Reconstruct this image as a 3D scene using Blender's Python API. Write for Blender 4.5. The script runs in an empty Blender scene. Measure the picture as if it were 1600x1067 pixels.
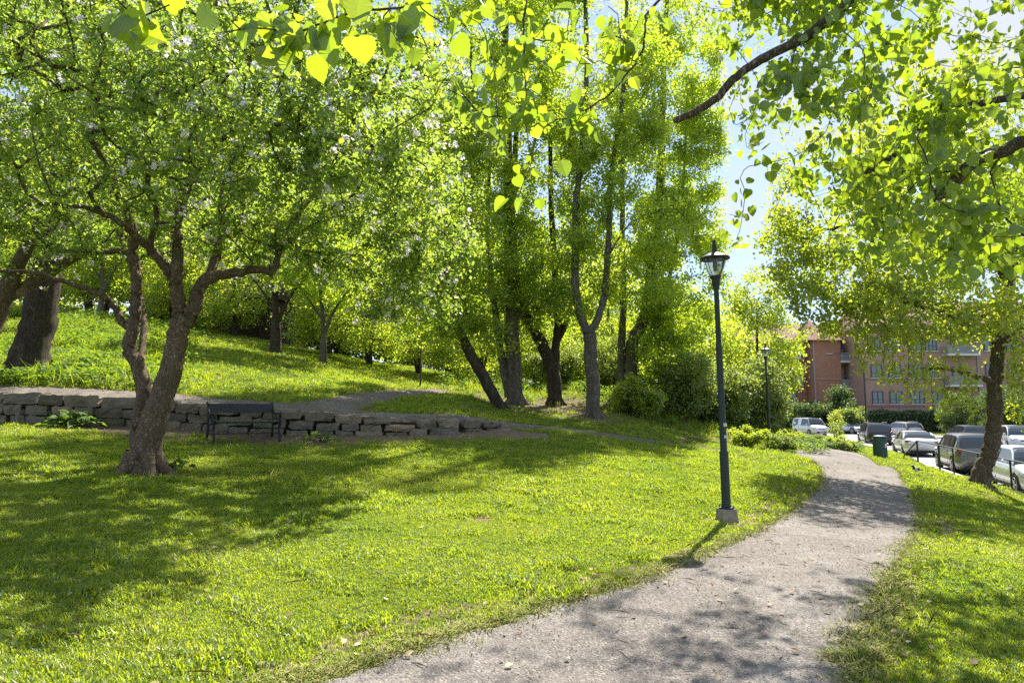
import bpy, math, random
import numpy as np
from mathutils import Vector, Matrix

random.seed(7)
RNG = np.random.default_rng(11)
SC = bpy.context.scene
COL = SC.collection
F = 1066.67
PITCH = math.atan(106.5 / F)
CP, SP = math.cos(PITCH), math.sin(PITCH)
EYE = 1.6


def ray(u, v):
    a = (u - 800) / F
    b = (533.5 - v) / F
    return np.array([a, CP - b * SP, SP + b * CP])


def W(u, v, Y):
    d = ray(u, v)
    p = d * (Y / d[1])
    return np.array([p[0], p[1], p[2] + EYE])


# ------------------------------------------------------------------ objects
def tag(o, label=None, cat=None, group=None, kind=None):
    if label: o['label'] = label
    if cat: o['category'] = cat
    if group: o['group'] = group
    if kind: o['kind'] = kind
    return o


def empty(name, loc=(0, 0, 0), rz=0.0):
    o = bpy.data.objects.new(name, None)
    o.location = [float(c) for c in loc]
    o.rotation_euler = (0, 0, rz)
    o.empty_display_size = 0.2
    COL.objects.link(o)
    return o


def mesh_arrays(name, verts, loops, starts, mats, mat_idx=None, rnd=None, smooth=False):
    me = bpy.data.meshes.new(name)
    verts = np.asarray(verts, dtype=np.float32).reshape(-1, 3)
    loops = np.asarray(loops, dtype=np.int32)
    starts = np.asarray(starts, dtype=np.int32)
    me.vertices.add(len(verts)); me.vertices.foreach_set('co', verts.ravel())
    me.loops.add(len(loops)); me.loops.foreach_set('vertex_index', loops)
    me.polygons.add(len(starts)); me.polygons.foreach_set('loop_start', starts)
    if not isinstance(mats, (list, tuple)): mats = [mats]
    for m in mats: me.materials.append(m)
    if mat_idx is not None:
        me.polygons.foreach_set('material_index', np.asarray(mat_idx, dtype=np.int32))
    if rnd is not None:
        at = me.attributes.new('rnd', 'FLOAT', 'FACE')
        at.data.foreach_set('value', np.asarray(rnd, dtype=np.float32))
    me.update(calc_edges=True)
    me.polygons.foreach_set('use_smooth', np.full(len(starts), smooth, dtype=bool))
    return me


def link(name, me, parent=None, loc=None, rot=None):
    o = bpy.data.objects.new(name, me)
    if parent is not None: o.parent = parent
    if loc is not None: o.location = [float(c) for c in loc]
    if rot is not None: o.rotation_euler = rot
    COL.objects.link(o)
    return o


class MB:
    """collects polygons, then makes one mesh object"""
    def __init__(s): s.v = []; s.f = []; s.m = []
    def add(s, vs, fs, mi=0):
        b = len(s.v)
        s.v.extend([tuple(float(c) for c in p) for p in vs])
        for f in fs: s.f.append(tuple(i + b for i in f)); s.m.append(mi)
    def box(s, c, d, rz=0.0, mi=0, ry=0.0, rx=0.0):
        M = Matrix.Rotation(rz, 3, 'Z') @ Matrix.Rotation(ry, 3, 'Y') @ Matrix.Rotation(rx, 3, 'X')
        vs = []
        for x in (-.5, .5):
            for y in (-.5, .5):
                for z in (-.5, .5):
                    vs.append(Vector(c) + M @ Vector((x * d[0], y * d[1], z * d[2])))
        s.add(vs, [(0, 1, 3, 2), (4, 6, 7, 5), (0, 4, 5, 1), (2, 3, 7, 6), (0, 2, 6, 4), (1, 5, 7, 3)], mi)
    def tube(s, pts, radii, n=8, mi=0, cap=True, flat=None):
        pts = [Vector(p) for p in pts]
        if not hasattr(radii, '__len__'): radii = [radii] * len(pts)
        rings = []
        up = Vector((0, 0, 1))
        t0 = (pts[1] - pts[0]).normalized()
        if abs(t0.z) > .9: up = Vector((1, 0, 0))
        a = t0.cross(up).normalized()
        vs = []
        for i, p in enumerate(pts):
            t = (pts[min(i + 1, len(pts) - 1)] - pts[max(i - 1, 0)]).normalized()
            a = (a - t * a.dot(t)).normalized()
            b = t.cross(a)
            for k in range(n):
                th = 2 * math.pi * k / n
                vs.append(p + (a * math.cos(th) + b * math.sin(th)) * radii[i])
        fs = []
        for i in range(len(pts) - 1):
            for k in range(n):
                k2 = (k + 1) % n
                fs.append((i * n + k, i * n + k2, (i + 1) * n + k2, (i + 1) * n + k))
        if cap:
            fs.append(tuple(range(n - 1, -1, -1)))
            fs.append(tuple((len(pts) - 1) * n + k for k in range(n)))
        s.add(vs, fs, mi)
    def lathe(s, c, prof, n=20, mi=0):
        vs = []
        for r, z in prof:
            for k in range(n):
                th = 2 * math.pi * k / n
                vs.append((c[0] + r * math.cos(th), c[1] + r * math.sin(th), c[2] + z))
        fs = []
        for i in range(len(prof) - 1):
            for k in range(n):
                k2 = (k + 1) % n
                fs.append((i * n + k, i * n + k2, (i + 1) * n + k2, (i + 1) * n + k))
        fs.append(tuple(range(n - 1, -1, -1)))
        fs.append(tuple((len(prof) - 1) * n + k for k in range(n)))
        s.add(vs, fs, mi)
    def prism(s, poly, y0, y1, mi=0):
        """poly in xz extruded along y"""
        n = len(poly)
        vs = [(x, y0, z) for x, z in poly] + [(x, y1, z) for x, z in poly]
        fs = [tuple(range(n)), tuple(range(2 * n - 1, n - 1, -1))]
        for k in range(n):
            k2 = (k + 1) % n
            fs.append((k, k + n, k2 + n, k2))
        s.add(vs, fs, mi)
    def build(s, name, mats, parent=None, loc=None, rot=None, smooth=False, bevel=0.0):
        me = bpy.data.meshes.new(name)
        me.from_pydata(s.v, [], s.f)
        if not isinstance(mats, (list, tuple)): mats = [mats]
        for m in mats: me.materials.append(m)
        me.polygons.foreach_set('material_index', s.m)
        me.update()
        if smooth:
            me.polygons.foreach_set('use_smooth', [True] * len(s.f))
        o = link(name, me, parent, loc, rot)
        if bevel:
            b = o.modifiers.new('bevel', 'BEVEL'); b.width = bevel; b.segments = 2; b.limit_method = 'ANGLE'
        return o


# ------------------------------------------------------------------ materials
def new_mat(name):
    m = bpy.data.materials.new(name); m.use_nodes = True
    nt = m.node_tree; nt.nodes.clear()
    out = nt.nodes.new('ShaderNodeOutputMaterial')
    return m, nt, out


def ND(nt, typ, **kw):
    n = nt.nodes.new(typ)
    for k, v in kw.items():
        if k in ('ins',):
            for kk, vv in v.items(): n.inputs[kk].default_value = vv
        else: setattr(n, k, v)
    return n


def rgb(c): return (c[0], c[1], c[2], 1.0)


def ramp(nt, fac, stops, interp='LINEAR'):
    r = nt.nodes.new('ShaderNodeValToRGB')
    cr = r.color_ramp; cr.interpolation = interp
    while len(cr.elements) < len(stops): cr.elements.new(0.5)
    for e, (p, c) in zip(cr.elements, stops):
        e.position = p; e.color = rgb(c) if hasattr(c, '__len__') else (c, c, c, 1)
    nt.links.new(fac, r.inputs[0])
    return r.outputs[0]


def noise(nt, scale, detail=4, rough=.6, vec=None, dist=0.0):
    n = ND(nt, 'ShaderNodeTexNoise', ins={'Scale': scale, 'Detail': detail, 'Roughness': rough, 'Distortion': dist})
    if vec is not None: nt.links.new(vec, n.inputs['Vector'])
    return n.outputs[0]


def mixc(nt, a, b, fac, blend='MIX'):
    m = ND(nt, 'ShaderNodeMix', data_type='RGBA', blend_type=blend)
    for s, x in ((m.inputs[0], fac), (m.inputs[6], a), (m.inputs[7], b)):
        if hasattr(x, 'links') or hasattr(x, 'is_linked'): nt.links.new(x, s)
        elif hasattr(x, '__len__'): s.default_value = rgb(x)
        else: s.default_value = x
    return m.outputs[2]


def math_(nt, op, a, b=0.0):
    m = ND(nt, 'ShaderNodeMath', operation=op)
    for s, x in ((m.inputs[0], a), (m.inputs[1], b)):
        if hasattr(x, 'is_linked'): nt.links.new(x, s)
        else: s.default_value = x
    return m.outputs[0]


def objco(nt): return nt.nodes.new('ShaderNodeTexCoord').outputs['Object']
def geopos(nt): return nt.nodes.new('ShaderNodeNewGeometry').outputs['Position']


def bump(nt, h, strength, dist=.02):
    b = ND(nt, 'ShaderNodeBump', ins={'Strength': strength, 'Distance': dist})
    nt.links.new(h, b.inputs['Height'])
    return b.outputs[0]


def leaf_mat(name, refl, trans, rough=.45, wt=.55, spec=.05, var=.35, yellow=None):
    m, nt, out = new_mat(name)
    at = ND(nt, 'ShaderNodeAttribute', attribute_name='rnd')
    r = at.outputs['Fac']
    big = noise(nt, .9, 2, .5, geopos(nt))
    y = yellow or tuple(min(1, c * k) for c, k in zip(trans, (1.5, 1.12, 1.0)))
    v = math_(nt, 'ADD', math_(nt, 'MULTIPLY', r, .6), math_(nt, 'MULTIPLY', big, .5))
    lo = 1 - var; hi = 1 + var
    cr = ramp(nt, v, [(.15, tuple(c * lo for c in refl)), (.55, refl), (.95, tuple(c * hi for c in refl))])
    ct = ramp(nt, v, [(.15, tuple(c * lo for c in trans)), (.55, trans), (.95, y)])
    d = ND(nt, 'ShaderNodeBsdfDiffuse'); nt.links.new(cr, d.inputs[0])
    t = ND(nt, 'ShaderNodeBsdfTranslucent'); nt.links.new(ct, t.inputs[0])
    mx = ND(nt, 'ShaderNodeMixShader'); mx.inputs[0].default_value = wt
    nt.links.new(d.outputs[0], mx.inputs[1]); nt.links.new(t.outputs[0], mx.inputs[2])
    g = ND(nt, 'ShaderNodeBsdfGlossy', ins={'Roughness': rough, 'Color': (1, 1, 1, 1)})
    m2 = ND(nt, 'ShaderNodeMixShader'); m2.inputs[0].default_value = spec
    nt.links.new(mx.outputs[0], m2.inputs[1]); nt.links.new(g.outputs[0], m2.inputs[2])
    nt.links.new(m2.outputs[0], out.inputs[0])
    return m


def bark_mat(name, c1, c2, c3, scale=9, stretch=.25, bs=.9):
    m, nt, out = new_mat(name)
    mp = ND(nt, 'ShaderNodeMapping'); mp.inputs['Scale'].default_value = (1, 1, stretch)
    nt.links.new(objco(nt), mp.inputs[0])
    n1 = noise(nt, scale, 7, .72, mp.outputs[0], .9)
    ms = ND(nt, 'ShaderNodeTexNoise', ins={'Scale': scale * 2.6, 'Detail': 5, 'Roughness': .65, 'Distortion': 1.4})
    nt.links.new(mp.outputs[0], ms.inputs['Vector'])
    ridge = math_(nt, 'ABSOLUTE', math_(nt, 'SUBTRACT', ms.outputs[0], .5))
    ridge = math_(nt, 'MINIMUM', math_(nt, 'MULTIPLY', ridge, 9.0), 1.0)
    h = math_(nt, 'MULTIPLY', n1, math_(nt, 'ADD', math_(nt, 'MULTIPLY', ridge, .75), .25))
    c = ramp(nt, h, [(.08, c1), (.34, c2), (.68, c3)])
    n2 = noise(nt, 1.7, 4, .6, objco(nt))
    moss = ramp(nt, n2, [(.52, 0.0), (.74, .5)])
    c = mixc(nt, c, (.085, .10, .035), moss)
    n3 = noise(nt, 3.1, 5, .7, objco(nt))
    c = mixc(nt, c, tuple(x * 1.5 for x in c3), ramp(nt, n3, [(.60, 0.0), (.72, .55)]))
    p = ND(nt, 'ShaderNodeBsdfPrincipled', ins={'Roughness': .95})
    p.inputs['Specular IOR Level'].default_value = .15
    nt.links.new(c, p.inputs[0])
    nt.links.new(bump(nt, h, bs, .03), p.inputs['Normal'])
    nt.links.new(p.outputs[0], out.inputs[0])
    return m


def plain(name, c, rough=.5, metal=0.0, n_amt=.15, n_scale=8, bs=0.0, spec=.5, coat=0.0):
    m, nt, out = new_mat(name)
    p = ND(nt, 'ShaderNodeBsdfPrincipled', ins={'Roughness': rough, 'Metallic': metal})
    p.inputs['Specular IOR Level'].default_value = spec
    p.inputs['Coat Weight'].default_value = coat
    n = noise(nt, n_scale, 5, .6, objco(nt))
    c2 = ramp(nt, n, [(.25, tuple(x * (1 - n_amt) for x in c)), (.75, tuple(min(1, x * (1 + n_amt)) for x in c))])
    nt.links.new(c2, p.inputs[0])
    if bs: nt.links.new(bump(nt, n, bs, .02), p.inputs['Normal'])
    nt.links.new(p.outputs[0], out.inputs[0])
    return m


def glass_mat(name, c=(.02, .025, .03), rough=.05):
    m, nt, out = new_mat(name)
    p = ND(nt, 'ShaderNodeBsdfPrincipled', ins={'Roughness': rough, 'Base Color': rgb(c)})
    p.inputs['Specular IOR Level'].default_value = .8
    nt.links.new(p.outputs[0], out.inputs[0])
    return m


M = {}
M['bark_apple'] = bark_mat('bark_apple', (.07, .048, .032), (.24, .17, .115), (.42, .33, .24), 11, .45)
M['bark_dark'] = bark_mat('bark_dark', (.022, .017, .013), (.075, .058, .045), (.16, .13, .10), 8, .22)
M['bark_grey'] = bark_mat('bark_grey', (.045, .04, .033), (.16, .14, .115), (.30, .27, .23), 8, .22)
M['bark_right'] = bark_mat('bark_right', (.045, .035, .022), (.16, .12, .08), (.32, .27, .20), 10, .35)
M['twig'] = plain('twig', (.075, .055, .038), .9, n_amt=.4, n_scale=20, spec=.1)
M['leaf_apple'] = leaf_mat('leaf_apple', (.12, .20, .032), (.46, .64, .06), wt=.54, spec=.045, var=.35)
M['leaf_lime'] = leaf_mat('leaf_lime', (.13, .20, .022), (.60, .78, .035), wt=.64, spec=.05)
M['leaf_back'] = leaf_mat('leaf_back', (.13, .20, .025), (.60, .74, .05), wt=.62, spec=.04)
M['leaf_right'] = leaf_mat('leaf_right', (.12, .19, .02), (.55, .68, .03), wt=.6, spec=.06)
M['leaf_near'] = leaf_mat('leaf_near', (.09, .17, .018), (.40, .56, .018), wt=.6, spec=.05, rough=.45)
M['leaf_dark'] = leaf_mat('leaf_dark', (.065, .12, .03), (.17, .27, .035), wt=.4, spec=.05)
M['leaf_shrub'] = leaf_mat('leaf_shrub', (.12, .18, .04), (.36, .46, .06), wt=.5, spec=.05)
M['leaf_herb'] = leaf_mat('leaf_herb', (.08, .15, .03), (.26, .42, .03), wt=.45, spec=.02, rough=.6)
M['blossom'] = leaf_mat('blossom', (.88, .84, .83), (.85, .80, .80), wt=.48, spec=.02, var=.12, yellow=(.8, .75, .72))


def grass_mat():
    m, nt, out = new_mat('grass_blades')
    oi = nt.nodes.new('ShaderNodeObjectInfo')
    big = noise(nt, .55, 4, .6, geopos(nt))
    v = math_(nt, 'ADD', math_(nt, 'MULTIPLY', oi.outputs['Random'], .5), math_(nt, 'SUBTRACT', math_(nt, 'MULTIPLY', big, 1.15), .22))
    cr = ramp(nt, v, [(.2, (.055, .11, .008)), (.5, (.12, .18, .012)), (.82, (.19, .24, .02)), (1.0, (.25, .25, .06))])
    ct = ramp(nt, v, [(.2, (.24, .42, .012)), (.5, (.50, .62, .015)), (.82, (.60, .70, .025)), (1.0, (.60, .60, .10))])
    d = ND(nt, 'ShaderNodeBsdfDiffuse'); nt.links.new(cr, d.inputs[0])
    t = ND(nt, 'ShaderNodeBsdfTranslucent'); nt.links.new(ct, t.inputs[0])
    mx = ND(nt, 'ShaderNodeMixShader'); mx.inputs[0].default_value = .5
    nt.links.new(d.outputs[0], mx.inputs[1]); nt.links.new(t.outputs[0], mx.inputs[2])
    g = ND(nt, 'ShaderNodeBsdfGlossy', ins={'Roughness': .45})
    m2 = ND(nt, 'ShaderNodeMixShader'); m2.inputs[0].default_value = .05
    nt.links.new(mx.outputs[0], m2.inputs[1]); nt.links.new(g.outputs[0], m2.inputs[2])
    nt.links.new(m2.outputs[0], out.inputs[0])
    return m


M['grass'] = grass_mat()


def ground_mat():
    m, nt, out = new_mat('ground')
    pos = geopos(nt)
    n1 = noise(nt, .6, 5, .65, pos)
    n2 = noise(nt, 7, 6, .7, pos)
    n3 = noise(nt, 45, 4, .7, pos)
    g = ramp(nt, n1, [(.3, (.065, .10, .014)), (.55, (.12, .15, .02)), (.75, (.19, .18, .05))])
    g = mixc(nt, g, (.13, .10, .055), ramp(nt, n2, [(.45, 0.0), (.75, .6)]))
    g = mixc(nt, g, (.03, .045, .01), ramp(nt, n3, [(.35, .6), (.6, 0.0)]))
    at = ND(nt, 'ShaderNodeAttribute', attribute_name='dirt')
    dm = math_(nt, 'ADD', at.outputs['Fac'], math_(nt, 'MULTIPLY', math_(nt, 'SUBTRACT', n2, .5), .9))
    dm = ramp(nt, dm, [(.35, 0.0), (.65, 1.0)])
    dirt = ramp(nt, noise(nt, 12, 6, .75, pos), [(.3, (.12, .085, .06)), (.55, (.21, .155, .115)), (.8, (.33, .26, .19))])
    c = mixc(nt, g, dirt, dm)
    p = ND(nt, 'ShaderNodeBsdfPrincipled', ins={'Roughness': 1.0})
    p.inputs['Specular IOR Level'].default_value = .05
    nt.links.new(c, p.inputs[0])
    nt.links.new(bump(nt, math_(nt, 'ADD', n2, n3), .7, .04), p.inputs['Normal'])
    nt.links.new(p.outputs[0], out.inputs[0])
    return m


def gravel_mat(name, lo, hi, edge=(.20, .17, .09)):
    m, nt, out = new_mat(name)
    pos = geopos(nt)
    n1 = noise(nt, .8, 7, .72, pos, .8)
    vo = ND(nt, 'ShaderNodeTexVoronoi', ins={'Scale': 75.0, 'Randomness': 1.0}); nt.links.new(pos, vo.inputs['Vector'])
    vo2 = ND(nt, 'ShaderNodeTexVoronoi', ins={'Scale': 200.0}); nt.links.new(pos, vo2.inputs['Vector'])
    n3 = noise(nt, 30, 5, .8, pos)
    sep = ND(nt, 'ShaderNodeSeparateColor'); nt.links.new(vo.outputs['Color'], sep.inputs[0])
    base = ramp(nt, n1, [(.32, tuple(x * .88 for x in lo)), (.5, lo), (.66, hi)])
    c = mixc(nt, base, tuple(x * .42 for x in lo), ramp(nt, sep.outputs[0], [(.62, 0.0), (.98, .75)]))
    c = mixc(nt, c, tuple(min(1, x * 1.45) for x in hi), ramp(nt, sep.outputs[1], [(.7, 0.0), (1.0, .6)]))
    c = mixc(nt, c, tuple(x * .5 for x in lo), ramp(nt, n3, [(.33, .75), (.5, 0.0)]))
    at = ND(nt, 'ShaderNodeAttribute', attribute_name='edge')
    em = math_(nt, 'ADD', at.outputs['Fac'], math_(nt, 'MULTIPLY', math_(nt, 'SUBTRACT', n3, .5), 1.2))
    c = mixc(nt, c, edge, ramp(nt, em, [(.55, 0.0), (1.1, .75)]))
    p = ND(nt, 'ShaderNodeBsdfPrincipled', ins={'Roughness': 1.0})
    p.inputs['Specular IOR Level'].default_value = .1
    nt.links.new(c, p.inputs[0])
    h = math_(nt, 'ADD', math_(nt, 'MULTIPLY', vo.outputs[0], -1.2), math_(nt, 'MULTIPLY', n3, 1.0))
    nt.links.new(bump(nt, h, .8, .012), p.inputs['Normal'])
    nt.links.new(p.outputs[0], out.inputs[0])
    return m


def asphalt_mat(name, c):
    m, nt, out = new_mat(name)
    pos = geopos(nt)
    n1 = noise(nt, .5, 5, .6, pos); n2 = noise(nt, 60, 4, .7, pos)
    cc = mixc(nt, ramp(nt, n1, [(.3, tuple(x * .8 for x in c)), (.7, tuple(x * 1.2 for x in c))]), tuple(x * 1.8 for x in c), ramp(nt, n2, [(.55, 0.0), (.8, .6)]))
    p = ND(nt, 'ShaderNodeBsdfPrincipled', ins={'Roughness': .8})
    nt.links.new(cc, p.inputs[0]); nt.links.new(bump(nt, n2, .3, .01), p.inputs['Normal'])
    nt.links.new(p.outputs[0], out.inputs[0])
    return m


def stone_mat():
    m, nt, out = new_mat('wall_stone')
    at = ND(nt, 'ShaderNodeAttribute', attribute_name='rnd')
    pos = geopos(nt)
    base = ramp(nt, at.outputs['Fac'], [(0, (.13, .105, .085)), (.35, (.26, .215, .17)), (.7, (.19, .175, .155)), (1, (.33, .25, .19))])
    n1 = noise(nt, 5, 6, .7, pos); n2 = noise(nt, 2.2, 4, .6, pos); n3 = noise(nt, 38, 5, .75, pos)
    c = mixc(nt, base, (.27, .24, .20), ramp(nt, n1, [(.45, 0.0), (.75, .7)]))
    c = mixc(nt, c, (.075, .085, .04), ramp(nt, n2, [(.5, 0.0), (.7, .7)]))
    c = mixc(nt, c, (.05, .045, .04), ramp(nt, n3, [(.3, .7), (.48, 0.0)]))
    p = ND(nt, 'ShaderNodeBsdfPrincipled', ins={'Roughness': .95})
    p.inputs['Specular IOR Level'].default_value = .15
    nt.links.new(c, p.inputs[0])
    nt.links.new(bump(nt, math_(nt, 'ADD', n1, math_(nt, 'MULTIPLY', n3, .5)), .9, .04), p.inputs['Normal'])
    nt.links.new(p.outputs[0], out.inputs[0])
    return m


def brick_mat(name, c1, c2, mortar=(.30, .24, .20), scale=2.2):
    m, nt, out = new_mat(name)
    mp = ND(nt, 'ShaderNodeMapping')
    tc = objco(nt)
    sx = ND(nt, 'ShaderNodeSeparateXYZ'); nt.links.new(tc, sx.inputs[0])
    cx = ND(nt, 'ShaderNodeCombineXYZ')
    nt.links.new(math_(nt, 'ADD', sx.outputs[0], sx.outputs[1]), cx.inputs[0]); nt.links.new(sx.outputs[2], cx.inputs[1])
    b = ND(nt, 'ShaderNodeTexBrick', ins={'Color1': rgb(c1), 'Color2': rgb(c2), 'Mortar': rgb(mortar), 'Scale': scale,
           'Mortar Size': .012, 'Brick Width': .5, 'Row Height': .17})
    nt.links.new(cx.outputs[0], b.inputs['Vector'])
    n = noise(nt, .8, 5, .6, tc)
    c = mixc(nt, b.outputs[0], tuple(x * .7 for x in c1), ramp(nt, n, [(.4, 0.0), (.75, .6)]))
    p = ND(nt, 'ShaderNodeBsdfPrincipled', ins={'Roughness': .9}); nt.links.new(c, p.inputs[0])
    nt.links.new(bump(nt, b.outputs['Fac'], -.3, .01), p.inputs['Normal'])
    nt.links.new(p.outputs[0], out.inputs[0])
    return m


M['ground'] = ground_mat()
M['gravel'] = gravel_mat('gravel', (.21, .185, .162), (.315, .285, .257))
M['trail'] = gravel_mat('trail', (.17, .145, .125), (.27, .235, .205), edge=(.14, .11, .07))
M['asphalt'] = asphalt_mat('asphalt', (.16, .155, .15))
M['pavement'] = asphalt_mat('pavement', (.30, .28, .26))
M['kerb'] = plain('kerb', (.34, .33, .31), .85, bs=.3)
M['stone'] = stone_mat()
M['concrete'] = plain('concrete', (.27, .235, .19), .95, n_amt=.35, n_scale=14, bs=.6, spec=.1)
M['iron'] = plain('iron', (.018, .018, .018), .55, n_amt=.4, spec=.4)
M['bench_wood'] = plain('bench_wood', (.022, .024, .034), .55, n_amt=.35, n_scale=12)
M['bench_seat'] = plain('bench_seat', (.10, .12, .10), .6, n_amt=.35, n_scale=12)
M['lamp_green'] = plain('lamp_green', (.022, .036, .032), .5, n_amt=.2, n_scale=6, spec=.4)
M['lamp_black'] = plain('lamp_black', (.016, .018, .022), .5, n_amt=.2)
M['lamp_white'] = plain('lamp_white', (.65, .62, .55), .6)
M['sticker'] = plain('sticker', (.62, .60, .54), .7, n_amt=.5, n_scale=60)
M['bin_green'] = plain('bin_green', (.022, .072, .055), .5, n_amt=.25, n_scale=7)
M['black'] = plain('black', (.012, .012, .012), .6)
M['rubber'] = plain('rubber', (.02, .02, .02), .85)
M['alloy'] = plain('alloy', (.45, .45, .46), .35, .7)
M['glass_car'] = glass_mat('glass_car', (.035, .045, .05), .04)
M['glass_win'] = glass_mat('glass_win', (.12, .17, .19), .12)
M['glass_warm'] = glass_mat('glass_warm', (.42, .38, .30), .2)
M['brick'] = brick_mat('brick', (.46, .21, .14), (.38, .165, .105))
M['brick_pink'] = brick_mat('brick_pink', (.47, .29, .235), (.41, .24, .19))
M['roof_tile'] = plain('roof_tile', (.20, .085, .055), .85, n_amt=.35, n_scale=5)
M['render_wall'] = plain('render_wall', (.40, .37, .34), .9)
M['metal_grey'] = plain('metal_grey', (.30, .32, .36), .6, n_amt=.1)
M['frame_teal'] = plain('frame_teal', (.055, .085, .10), .6)
M['white_trim'] = plain('white_trim', (.68, .66, .62), .7)
M['shed_wood'] = plain('shed_wood', (.055, .033, .022), .85, n_amt=.4)
M['lamp_red'] = plain('lamp_red', (.35, .015, .015), .3)
M['headlight'] = plain('headlight', (.55, .58, .6), .15)
M['plate'] = plain('plate', (.7, .7, .68), .5)


def lamp_glass():
    m, nt, out = new_mat('lamp_glass')
    g = ND(nt, 'ShaderNodeBsdfGlass', ins={'Roughness': .02, 'IOR': 1.05, 'Color': (.93, .96, .97, 1)})
    d = ND(nt, 'ShaderNodeBsdfDiffuse', ins={'Color': (.6, .65, .7, 1)})
    t = ND(nt, 'ShaderNodeBsdfTranslucent', ins={'Color': (.6, .65, .7, 1)})
    a = ND(nt, 'ShaderNodeMixShader'); a.inputs[0].default_value = .5
    nt.links.new(d.outputs[0], a.inputs[1]); nt.links.new(t.outputs[0], a.inputs[2])
    b = ND(nt, 'ShaderNodeMixShader'); b.inputs[0].default_value = .3
    nt.links.new(g.outputs[0], b.inputs[1]); nt.links.new(a.outputs[0], b.inputs[2])
    nt.links.new(b.outputs[0], out.inputs[0])
    return m


M['lamp_glass'] = lamp_glass()

# ------------------------------------------------------------------ terrain
WALLPX = [(-420, 655, 15.3), (-200, 658, 15.4), (0, 661, 15.5), (150, 665, 15.5), (270, 669, 15.6), (430, 680, 15.8), (560, 680, 16.4), (700, 678, 17.3), (770, 671, 18.2)]
WALLTOP = [(-420, 604), (-200, 609), (0, 618), (150, 627), (270, 637), (430, 647), (560, 656), (700, 661), (770, 668)]
WP = np.array([W(u, v, Y) for u, v, Y in WALLPX])
WT = np.array([W(WALLTOP[i][0], WALLTOP[i][1], WALLPX[i][2]) for i in range(len(WP))])
WH = WT[:, 2] - WP[:, 2]
wall_x = WP[:, 0]


def wall_y(x): return np.interp(x, wall_x, WP[:, 1])
def wall_step(x):
    return np.interp(x, np.append(wall_x, wall_x[-1] + .8), np.append(WH, 0.0))


CT = []
def cp(u, v, Y, behind=False):
    p = W(u, v, Y)
    if behind: p = p - np.array([0, 0, wall_step(p[0])])
    CT.append(p)


for u, v, Y in WALLPX: cp(u, v, Y)
for u, v, Y in [(222, 738, 10.5), (370, 690, 14.9), (1136, 815, 10.0), (1528, 757, 17), (1573, 760, 19.9), (1430, 716, 32.3),
                (1369, 713, 30.5), (1290, 702, 29.5), (1203, 697, 29.0), (1240, 690, 36), (1600, 900, 7.0),
                (550, 1067, 4.2), (1600, 1067, 4.3), (1150, 700, 24), (1000, 690, 21), (930, 653, 25), (1060, 664, 28), (866, 633, 28), (790, 640, 25.5),
                (975, 618, 31), (1100, 662, 31), (860, 668, 20.5), (940, 750, 12.5), (700, 740, 12.6)]:
    cp(u, v, Y)
for u, v, Y in [(0, 606, 17.4), (200, 613, 17.4), (400, 628, 17.6), (560, 641, 18.5), (660, 611, 26.5), (600, 592, 29), (500, 568, 30), (400, 548, 30.5),
                (300, 533, 31), (150, 503, 33), (0, 482, 35), (45, 582, 19.2), (200, 590, 19.6), (250, 572, 22), (450, 600, 22.5), (-300, 590, 19.5), (-300, 470, 36)]:
    cp(u, v, Y, True)
for p in [(0, 0, 0), (-2.6, 3.4, .22), (-8, 0, .9), (6, 0, -.05), (0, -15, .1), (-25, -10, 1.5), (25, -15, -.6), (14, 3, -.35),
          (-40, 60, 9), (-60, 20, 5), (0, 50, 2.2), (-12, 45, 4.5), (10, 50, 1.0), (20, 48, -.6), (25, 62, -.75), (0, 120, 2.5), (30, 120, -.7), (-60, 120, 9), (12, 38, .5), (24, 55, -.75)]:
    CT.append(np.array(p, dtype=float))
# road frame
RO = np.array([18.0, 24.6]); RD = np.array([.352, .936]); RD /= np.linalg.norm(RD); RN = np.array([RD[1], -RD[0]])
_rs = np.arange(-60, 110.01, .5)
_th = math.atan2(RD[1], RD[0]) + np.interp(_rs, [-60, 28, 45, 74, 110], [0, 0, .24, 1.25, 1.25])
_st = np.stack([np.cos(_th), np.sin(_th)], 1)
_rc = np.vstack([[0, 0], np.cumsum((_st[:-1] + _st[1:]) * .25, axis=0)])
_rc = _rc - _rc[int(60 / .5)] + RO
def road_pt(s, n):
    i = float(np.clip((s + 60) / .5, 0, len(_rs) - 1.001)); k = int(i); f = i - k
    c = _rc[k] * (1 - f) + _rc[k + 1] * f; th = _th[k] * (1 - f) + _th[k + 1] * f
    return c + np.array([math.sin(th), -math.cos(th)]) * n
def road_dir(s): return float(np.interp(s, _rs, _th))
def road_n(x, y):
    x = np.asarray(x, float).ravel(); y = np.asarray(y, float).ravel(); out = np.empty(len(x))
    C = _rc[::4]; T = _th[::4]
    for i in range(0, len(x), 40000):
        dx = x[i:i + 40000, None] - C[None, :, 0]; dy = y[i:i + 40000, None] - C[None, :, 1]
        k = (dx * dx + dy * dy).argmin(1); r = np.arange(len(k))
        out[i:i + 40000] = dx[r, k] * np.sin(T[k]) - dy[r, k] * np.cos(T[k])
    return out
ROAD_Z, PAVE_Z = -1.12, -.99
for s in (-45, -25, -10, 5, 20, 40, 70):
    q = road_pt(s, -2.3); CT.append(np.array([q[0], q[1], -.72]))
CT = np.array(CT)


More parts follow.
